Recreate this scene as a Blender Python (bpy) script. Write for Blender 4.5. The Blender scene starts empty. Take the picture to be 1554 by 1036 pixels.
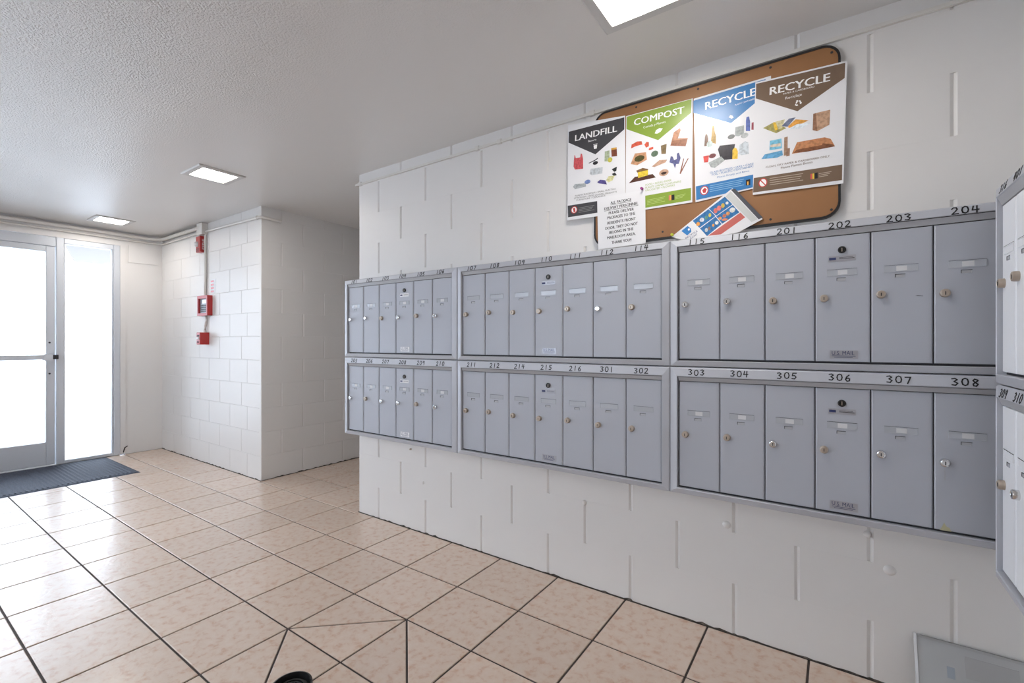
import bpy, bmesh, math, random, json
from mathutils import Vector, Matrix
random.seed(7)
SC = bpy.context.scene
COL = SC.collection
# ---------------------------------------------------------------- camera, sky, exposure
HC = 1.1371           # lens height above the floor
HT = 2.258            # ceiling height
WY = 1.982            # face of the mailbox wall
DY = 1.887            # door plane of the mailboxes
WA = 1.965            # face of the wall with the fire alarm
XD = -5.94            # entrance wall
XH = -3.87            # hallway wall
XC = -2.63            # outer corner of the mailbox wall
XR = 0.465            # right wall
cd = bpy.data.cameras.new('camera'); cam = bpy.data.objects.new('camera', cd); COL.objects.link(cam)
cam.location = (0, 0, HC); cam.rotation_euler = (math.pi/2, 0, 0.60684)
cd.sensor_fit = 'HORIZONTAL'; cd.sensor_width = 36.0; cd.lens = 36.0*706.56/1554; cd.shift_y = 1.326/1554
cd.clip_start = 0.02
SC.camera = cam
SC.view_settings.view_transform = 'Standard'; SC.view_settings.look = 'None'
SC.view_settings.gamma = 1.0; SC.view_settings.use_curve_mapping = False
SC.view_settings.exposure = 0.92
wd = bpy.data.worlds.new('sky'); SC.world = wd; wd.use_nodes = True
bg = wd.node_tree.nodes['Background']; bg.inputs[0].default_value = (0.83, 0.93, 1.10, 1); bg.inputs[1].default_value = 3.55
LAMP = 24.0           # ceiling panels
# ---------------------------------------------------------------- materials
def mat(name, col, rough=.5, metal=0., spec=.5, noise=None, bump=None, emit=None, coat=0.):
    m = bpy.data.materials.new(name); m.use_nodes = True
    nt = m.node_tree; b = nt.nodes['Principled BSDF']
    b.inputs['Base Color'].default_value = (*col, 1); b.inputs['Roughness'].default_value = rough
    b.inputs['Metallic'].default_value = metal; b.inputs['Specular IOR Level'].default_value = spec
    b.inputs['Coat Weight'].default_value = coat; b.inputs['Coat Roughness'].default_value = .08
    if emit:
        b.inputs['Emission Color'].default_value = (*emit[0], 1); b.inputs['Emission Strength'].default_value = emit[1]
    tc = None
    if noise or bump:
        tc = nt.nodes.new('ShaderNodeTexCoord')
    if noise:   # (scale, other colour, low, high)
        n = nt.nodes.new('ShaderNodeTexNoise'); n.inputs['Scale'].default_value = noise[0]; n.inputs['Detail'].default_value = 5
        r = nt.nodes.new('ShaderNodeMapRange'); r.inputs[1].default_value = noise[2]; r.inputs[2].default_value = noise[3]
        mx = nt.nodes.new('ShaderNodeMix'); mx.data_type = 'RGBA'
        mx.inputs[6].default_value = (*col, 1); mx.inputs[7].default_value = (*noise[1], 1)
        nt.links.new(tc.outputs['Object'], n.inputs['Vector']); nt.links.new(n.outputs['Fac'], r.inputs[0])
        nt.links.new(r.outputs[0], mx.inputs[0]); nt.links.new(mx.outputs[2], b.inputs['Base Color'])
    if bump:    # (scale, strength, distance)
        n = nt.nodes.new('ShaderNodeTexNoise'); n.inputs['Scale'].default_value = bump[0]; n.inputs['Detail'].default_value = 3
        bp = nt.nodes.new('ShaderNodeBump'); bp.inputs['Strength'].default_value = bump[1]; bp.inputs['Distance'].default_value = bump[2]
        nt.links.new(tc.outputs['Object'], n.inputs['Vector']); nt.links.new(n.outputs['Fac'], bp.inputs['Height'])
        nt.links.new(bp.outputs[0], b.inputs['Normal'])
    return m
M = {}
M['wall'] = mat('cream_wall_paint', (.79, .772, .757), .42, noise=(1.3, (.765, .74, .715), .35, .75), bump=(55, .10, .002))
M['joint'] = mat('painted_joint', (.78, .762, .745), .5)
M['plain'] = mat('smooth_wall_paint', (.79, .772, .757), .45, bump=(25, .08, .002))
M['alu'] = mat('anodised_aluminium', (.66, .69, .74), .42, .25, bump=(180, .03, .001))
M['box'] = mat('mailbox_grey', (.46, .48, .535), .52, .08, noise=(2.2, (.445, .46, .51), .35, .7))
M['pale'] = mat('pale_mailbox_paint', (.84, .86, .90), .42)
M['frame'] = mat('mailbox_frame_grey', (.53, .545, .595), .45, .12, noise=(3.0, (.49, .505, .55), .35, .7))
M['lip'] = mat('mailbox_lip_grey', (.45, .455, .48), .45, .15)
M['dark'] = mat('dark_gap_and_shadow', (.04, .04, .045), .7)
M['chrome'] = mat('chrome', (.72, .72, .72), .18, 1.0)
M['bronze'] = mat('worn_brass', (.50, .425, .355), .34, .6)
M['black'] = mat('black_plastic', (.012, .012, .013), .35)
M['ink'] = mat('black_marker_ink', (.012, .012, .015), .55)
M['paper'] = mat('white_paper', (.82, .82, .84), .6)
M['card'] = mat('white_card', (.66, .66, .67), .5)
M['holder'] = mat('clear_grey_plastic', (.50, .52, .565), .25, .1)
M['blueink'] = mat('dark_blue_ink', (.03, .04, .13), .6)
M['plate'] = mat('brushed_plate', (.42, .42, .46), .35, .5)
M['pipe'] = mat('painted_conduit', (.74, .71, .67), .4)
M['red'] = mat('red_enamel', (.50, .035, .035), .35, noise=(9, (.42, .03, .03), .3, .7))
M['greyface'] = mat('grey_keypad', (.30, .33, .38), .4)
M['lens'] = mat('white_lens', (.80, .80, .80), .15)
M['cork'] = mat('brown_hardboard', (.33, .155, .06), .5, noise=(6, (.29, .13, .048), .35, .7), bump=(60, .08, .002))
M['rubber'] = mat('black_rubber', (.012, .012, .014), .45)
M['grime'] = mat('dark_grime', (.045, .038, .032), .85, noise=(40, (.16, .13, .11), .45, .7))
M['grout'] = mat('dark_grout', (.045, .036, .034), .8, noise=(14, (.07, .055, .05), .3, .7))
M['lampframe'] = mat('white_lamp_frame', (.62, .61, .60), .45)
M['led'] = mat('lit_diffuser', (.9, .9, .9), .5, emit=((1.0, .95, .885), LAMP))
M['concrete'] = mat('pale_concrete', (.74, .74, .74), .8, noise=(3, (.68, .68, .67), .3, .7))
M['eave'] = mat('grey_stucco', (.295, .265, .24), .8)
M['milky'] = mat('milky_grey_plastic', (.46, .47, .475), .22, noise=(5, (.42, .43, .44), .3, .7))
M['milkydark'] = mat('darker_grey_plastic', (.37, .37, .375), .35)
M['rim'] = mat('pale_plastic_rim', (.72, .73, .75), .25)
M['bluish'] = mat('faded_blue_mark', (.31, .35, .40), .5)
M['yellow'] = mat('yellow_pin', (.55, .60, .04), .35)
M['pink'] = mat('purple_pin', (.33, .05, .24), .35)
M['stain'] = mat('yellow_stain', (.50, .47, .30), .6)
def glass_mat():
    m = bpy.data.materials.new('window_glass'); m.use_nodes = True; nt = m.node_tree; nt.nodes.clear()
    o = nt.nodes.new('ShaderNodeOutputMaterial'); mx = nt.nodes.new('ShaderNodeMixShader')
    t = nt.nodes.new('ShaderNodeBsdfTransparent'); t.inputs[0].default_value = (.95, .97, .97, 1)
    g = nt.nodes.new('ShaderNodeBsdfGlossy'); g.inputs['Roughness'].default_value = .02
    f = nt.nodes.new('ShaderNodeFresnel'); f.inputs[0].default_value = 1.45
    nt.links.new(f.outputs[0], mx.inputs[0]); nt.links.new(t.outputs[0], mx.inputs[1]); nt.links.new(g.outputs[0], mx.inputs[2])
    nt.links.new(mx.outputs[0], o.inputs[0]); return m
M['glass'] = glass_mat()
def tile_mat():
    m = bpy.data.materials.new('beige_ceramic_tile'); m.use_nodes = True; nt = m.node_tree; b = nt.nodes['Principled BSDF']
    N = lambda t: nt.nodes.new(t); L = nt.links.new
    tc = N('ShaderNodeTexCoord'); oi = N('ShaderNodeObjectInfo')
    va = N('ShaderNodeVectorMath'); va.operation = 'MULTIPLY_ADD'; va.inputs[1].default_value = (1, 1, 1)
    cx = N('ShaderNodeCombineXYZ'); mu = N('ShaderNodeMath'); mu.operation = 'MULTIPLY'; mu.inputs[1].default_value = 40
    L(oi.outputs['Random'], mu.inputs[0]); L(mu.outputs[0], cx.inputs[0]); L(mu.outputs[0], cx.inputs[1])
    L(tc.outputs['Object'], va.inputs[0]); L(cx.outputs[0], va.inputs[2])
    n = N('ShaderNodeTexNoise'); n.inputs['Scale'].default_value = 30; n.inputs['Detail'].default_value = 5; n.inputs['Roughness'].default_value = .58; n.inputs['Distortion'].default_value = .25
    L(va.outputs[0], n.inputs['Vector'])
    cr = N('ShaderNodeValToRGB'); e = cr.color_ramp.elements
    e[0].position = .32; e[0].color = (.69, .565, .47, 1); e[1].position = .68; e[1].color = (.585, .375, .265, 1)
    k = e.new(.52); k.color = (.67, .525, .42, 1)
    L(n.outputs['Fac'], cr.inputs[0])
    hs = N('ShaderNodeHueSaturation'); mr = N('ShaderNodeMapRange'); mr.inputs[3].default_value = .94; mr.inputs[4].default_value = 1.05
    L(oi.outputs['Random'], mr.inputs[0]); L(mr.outputs[0], hs.inputs['Value']); L(cr.outputs[0], hs.inputs['Color']); L(hs.outputs[0], b.inputs['Base Color'])
    n2 = N('ShaderNodeTexNoise'); n2.inputs['Scale'].default_value = 15; n2.inputs['Detail'].default_value = 4; n2.inputs['Distortion'].default_value = 1.2
    L(va.outputs[0], n2.inputs['Vector'])
    bp = N('ShaderNodeBump'); bp.inputs['Strength'].default_value = .30; bp.inputs['Distance'].default_value = .004
    L(n2.outputs['Fac'], bp.inputs['Height']); L(bp.outputs[0], b.inputs['Normal'])
    b.inputs['Roughness'].default_value = .42; b.inputs['Specular IOR Level'].default_value = .75; b.inputs['Coat Weight'].default_value = .55; b.inputs['Coat Roughness'].default_value = .20; L(bp.outputs[0], b.inputs['Coat Normal'])
    return m
M['tile'] = tile_mat()
def ceiling_mat():
    m = bpy.data.materials.new('sprayed_ceiling'); m.use_nodes = True; nt = m.node_tree; b = nt.nodes['Principled BSDF']
    N = lambda t: nt.nodes.new(t); L = nt.links.new
    b.inputs['Base Color'].default_value = (.74, .722, .705, 1); b.inputs['Roughness'].default_value = .36
    tc = N('ShaderNodeTexCoord')
    n = N('ShaderNodeTexNoise'); n.inputs['Scale'].default_value = 120; n.inputs['Detail'].default_value = 2; L(tc.outputs['Object'], n.inputs['Vector'])
    big = N('ShaderNodeTexNoise'); big.inputs['Scale'].default_value = 1.6; L(tc.outputs['Object'], big.inputs['Vector'])
    # the sprayed texture is worn smooth towards the mailbox wall
    sp = N('ShaderNodeSeparateXYZ'); L(tc.outputs['Object'], sp.inputs[0])
    ad = N('ShaderNodeMath'); ad.operation = 'MULTIPLY_ADD'; ad.inputs[1].default_value = .7; L(big.outputs['Fac'], ad.inputs[0]); L(sp.outputs[1], ad.inputs[2])
    mr = N('ShaderNodeMapRange'); mr.inputs[1].default_value = .95; mr.inputs[2].default_value = 1.65; mr.inputs[3].default_value = 1.0; mr.inputs[4].default_value = .05
    L(ad.outputs[0], mr.inputs[0])
    bp = N('ShaderNodeBump'); bp.inputs['Distance'].default_value = .010
    L(n.outputs['Fac'], bp.inputs['Height']); L(mr.outputs[0], bp.inputs['Strength']); L(bp.outputs[0], b.inputs['Normal'])
    return m
M['ceil'] = ceiling_mat()
def mat_mat():
    m = bpy.data.materials.new('ribbed_mat'); m.use_nodes = True; nt = m.node_tree; b = nt.nodes['Principled BSDF']
    N = lambda t: nt.nodes.new(t); L = nt.links.new
    tc = N('ShaderNodeTexCoord'); n = N('ShaderNodeTexNoise'); n.inputs['Scale'].default_value = 120; L(tc.outputs['Object'], n.inputs['Vector'])
    cr = N('ShaderNodeValToRGB'); e = cr.color_ramp.elements; e[0].position = .35; e[0].color = (.028, .036, .058, 1); e[1].position = .7; e[1].color = (.075, .092, .135, 1)
    L(n.outputs['Fac'], cr.inputs[0]); L(cr.outputs[0], b.inputs['Base Color']); b.inputs['Roughness'].default_value = .75
    return m
M['mat'] = mat_mat()
_cm = {}
def cmat(c, photo=False):   # printed colour; printed photographs are mottled
    k = (*c, photo)
    if k not in _cm: _cm[k] = mat('print_%02d' % len(_cm), c, .28, spec=.4, noise=(90, [v*.68 for v in c], .42, .66) if photo else None)
    return _cm[k]
# ---------------------------------------------------------------- mesh helpers
class MB:
    def __init__(s): s.v = []; s.f = []; s.mi = []
    def add(s, vs, fs, mi=0):
        b = len(s.v); s.v += [tuple(x) for x in vs]; s.f += [tuple(i+b for i in f) for f in fs]; s.mi += [mi]*len(fs); return s
    def box(s, a, b, mi=0):
        (x0, y0, z0), (x1, y1, z1) = a, b
        return s.add([(x0,y0,z0),(x1,y0,z0),(x1,y1,z0),(x0,y1,z0),(x0,y0,z1),(x1,y0,z1),(x1,y1,z1),(x0,y1,z1)],
                     [(0,3,2,1),(4,5,6,7),(0,1,5,4),(1,2,6,5),(2,3,7,6),(3,0,4,7)], mi)
    def cbox(s, a, b, cx, cz, d, mi=0):   # box whose -y face is chamfered: cx/cz inset, d depth
        (x0, y0, z0), (x1, y1, z1) = a, b
        return s.add([(x0,y1,z0),(x1,y1,z0),(x1,y1,z1),(x0,y1,z1),(x0,y0+d,z0),(x1,y0+d,z0),(x1,y0+d,z1),(x0,y0+d,z1),
                      (x0+cx,y0,z0+cz),(x1-cx,y0,z0+cz),(x1-cx,y0,z1-cz),(x0+cx,y0,z1-cz)],
                     [(0,3,2,1)[::-1],(0,1,5,4),(1,2,6,5),(2,3,7,6),(3,0,4,7),(4,5,9,8),(5,6,10,9),(6,7,11,10),(7,4,8,11),(8,9,10,11)], mi)
    def lathe(s, prof, o, axis='y', n=20, mi=0):   # prof: (radius, distance along axis)
        o = Vector(o); A = {'x': Vector((1,0,0)), 'y': Vector((0,1,0)), 'z': Vector((0,0,1))}[axis]
        B = {'x': Vector((0,1,0)), 'y': Vector((1,0,0)), 'z': Vector((1,0,0))}[axis]; C = A.cross(B)
        vs = []; fs = []
        for r, t in prof:
            for k in range(n):
                a = 2*math.pi*k/n; vs.append(o + A*t + B*(r*math.cos(a)) + C*(r*math.sin(a)))
        for i in range(len(prof)-1):
            for k in range(n):
                k2 = (k+1) % n; fs.append((i*n+k, i*n+k2, (i+1)*n+k2, (i+1)*n+k))
        fs.append(tuple(range(n))[::-1]); fs.append(tuple((len(prof)-1)*n+k for k in range(n)))
        return s.add(vs, fs, mi)
    def tube(s, pts, r, n=10, mi=0):
        pts = [Vector(p) for p in pts]; vs = []; fs = []
        for i, p in enumerate(pts):
            t = (pts[min(i+1, len(pts)-1)] - pts[max(i-1, 0)]).normalized()
            u = t.cross(Vector((0, 0, 1)));
            if u.length < .1: u = t.cross(Vector((0, 1, 0)))
            u.normalize(); w = u.cross(t)
            for k in range(n):
                a = 2*math.pi*k/n; vs.append(p + u*(r*math.cos(a)) + w*(r*math.sin(a)))
        for i in range(len(pts)-1):
            for k in range(n):
                k2 = (k+1) % n; fs.append((i*n+k, i*n+k2, (i+1)*n+k2, (i+1)*n+k))
        fs.append(tuple(range(n))[::-1]); fs.append(tuple((len(pts)-1)*n+k for k in range(n)))
        return s.add(vs, fs, mi)
    def plate(s, poly, y0, t, mi=0):     # polygon in x,z, front at y0, thickness t behind
        n = len(poly); ar = sum(poly[i][0]*poly[(i+1) % n][1]-poly[(i+1) % n][0]*poly[i][1] for i in range(n))
        if ar < 0: poly = poly[::-1]
        vs = [(x, y0, z) for x, z in poly] + [(x, y0+t, z) for x, z in poly]
        fs = [tuple(range(n)), tuple(range(2*n-1, n-1, -1))] + [(i, i+n, (i+1) % n+n, (i+1) % n) for i in range(n)]
        return s.add(vs, fs, mi)
    def mesh(s, name, mats, smooth=False):
        me = bpy.data.meshes.new(name); me.from_pydata(s.v, [], s.f)
        for m in (mats if isinstance(mats, (list, tuple)) else [mats]): me.materials.append(M[m] if isinstance(m, str) else m)
        me.polygons.foreach_set('material_index', s.mi)
        bm = bmesh.new(); bm.from_mesh(me); bmesh.ops.recalc_face_normals(bm, faces=bm.faces); bm.to_mesh(me); bm.free()
        if smooth: me.shade_smooth() if hasattr(me, 'shade_smooth') else None
        if smooth: me.set_sharp_from_angle(angle=math.radians(40))
        me.update(); return me
def link(name, me, parent=None, loc=(0, 0, 0)):
    o = bpy.data.objects.new(name, me); COL.objects.link(o); o.location = loc
    if parent: o.parent = parent
    return o
def obj(name, mb, mats, parent=None, loc=(0, 0, 0), smooth=False):
    return link(name, mb.mesh(name, mats, smooth), parent, loc)
def tag(o, label, cat=None, group=None, kind=None):
    if label: o['label'] = label
    if cat: o['category'] = cat
    if group: o['group'] = group
    if kind: o['kind'] = kind
    return o
def thing(name, label, cat, loc=(0, 0, 0), rz=0, group=None):
    o = bpy.data.objects.new(name, None); COL.objects.link(o); o.location = loc; o.rotation_euler = (0, 0, rz); o.empty_display_size = .05
    return tag(o, label, cat, group)
def struct(name, mb, m, label, cat, loc=(0, 0, 0)):
    return tag(obj(name, mb, m, None, loc), label, cat, None, 'structure')
def rrect(x0, z0, x1, z1, r, n=6):
    p = []
    for cx, cz, a0 in ((x1-r, z1-r, 0), (x0+r, z1-r, 90), (x0+r, z0+r, 180), (x1-r, z0+r, 270)):
        for k in range(n+1):
            a = math.radians(a0+90*k/n); p.append((cx+r*math.cos(a), cz+r*math.sin(a)))
    return p
_tx = {}
def text2d(s, bold=.012):
    if (s, bold) not in _tx:
        cu = bpy.data.curves.new('lettering', 'FONT'); cu.body = s; cu.resolution_u = 2; cu.offset = bold; cu.fill_mode = 'FRONT'
        o = bpy.data.objects.new('lettering', cu); me = bpy.data.meshes.new_from_object(o)
        v = [(p.co.x, p.co.y) for p in me.vertices]; f = [tuple(p.vertices) for p in me.polygons]
        bpy.data.objects.remove(o); bpy.data.curves.remove(cu); bpy.data.meshes.remove(me)
        x0 = min(a for a, b in v); x1 = max(a for a, b in v)
        _tx[(s, bold)] = ([((a-x0)/(x1-x0), b/.70) for a, b in v], f)
    return _tx[(s, bold)]
def add_text(mb, s, a, b, h, y, mi=0, bold=.012):
    """lettering from point a to point b (x,z), cap height h, lying on the plane y and facing -y"""
    v, f = text2d(s, bold); ax, az = a; dx, dz = b[0]-a[0], b[1]-a[1]; L = math.hypot(dx, dz) or 1; nx, nz = -dz/L, dx/L
    mb.add([(ax+dx*p+nx*h*q, y, az+dz*p+nz*h*q) for p, q in v], f, mi)
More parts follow.
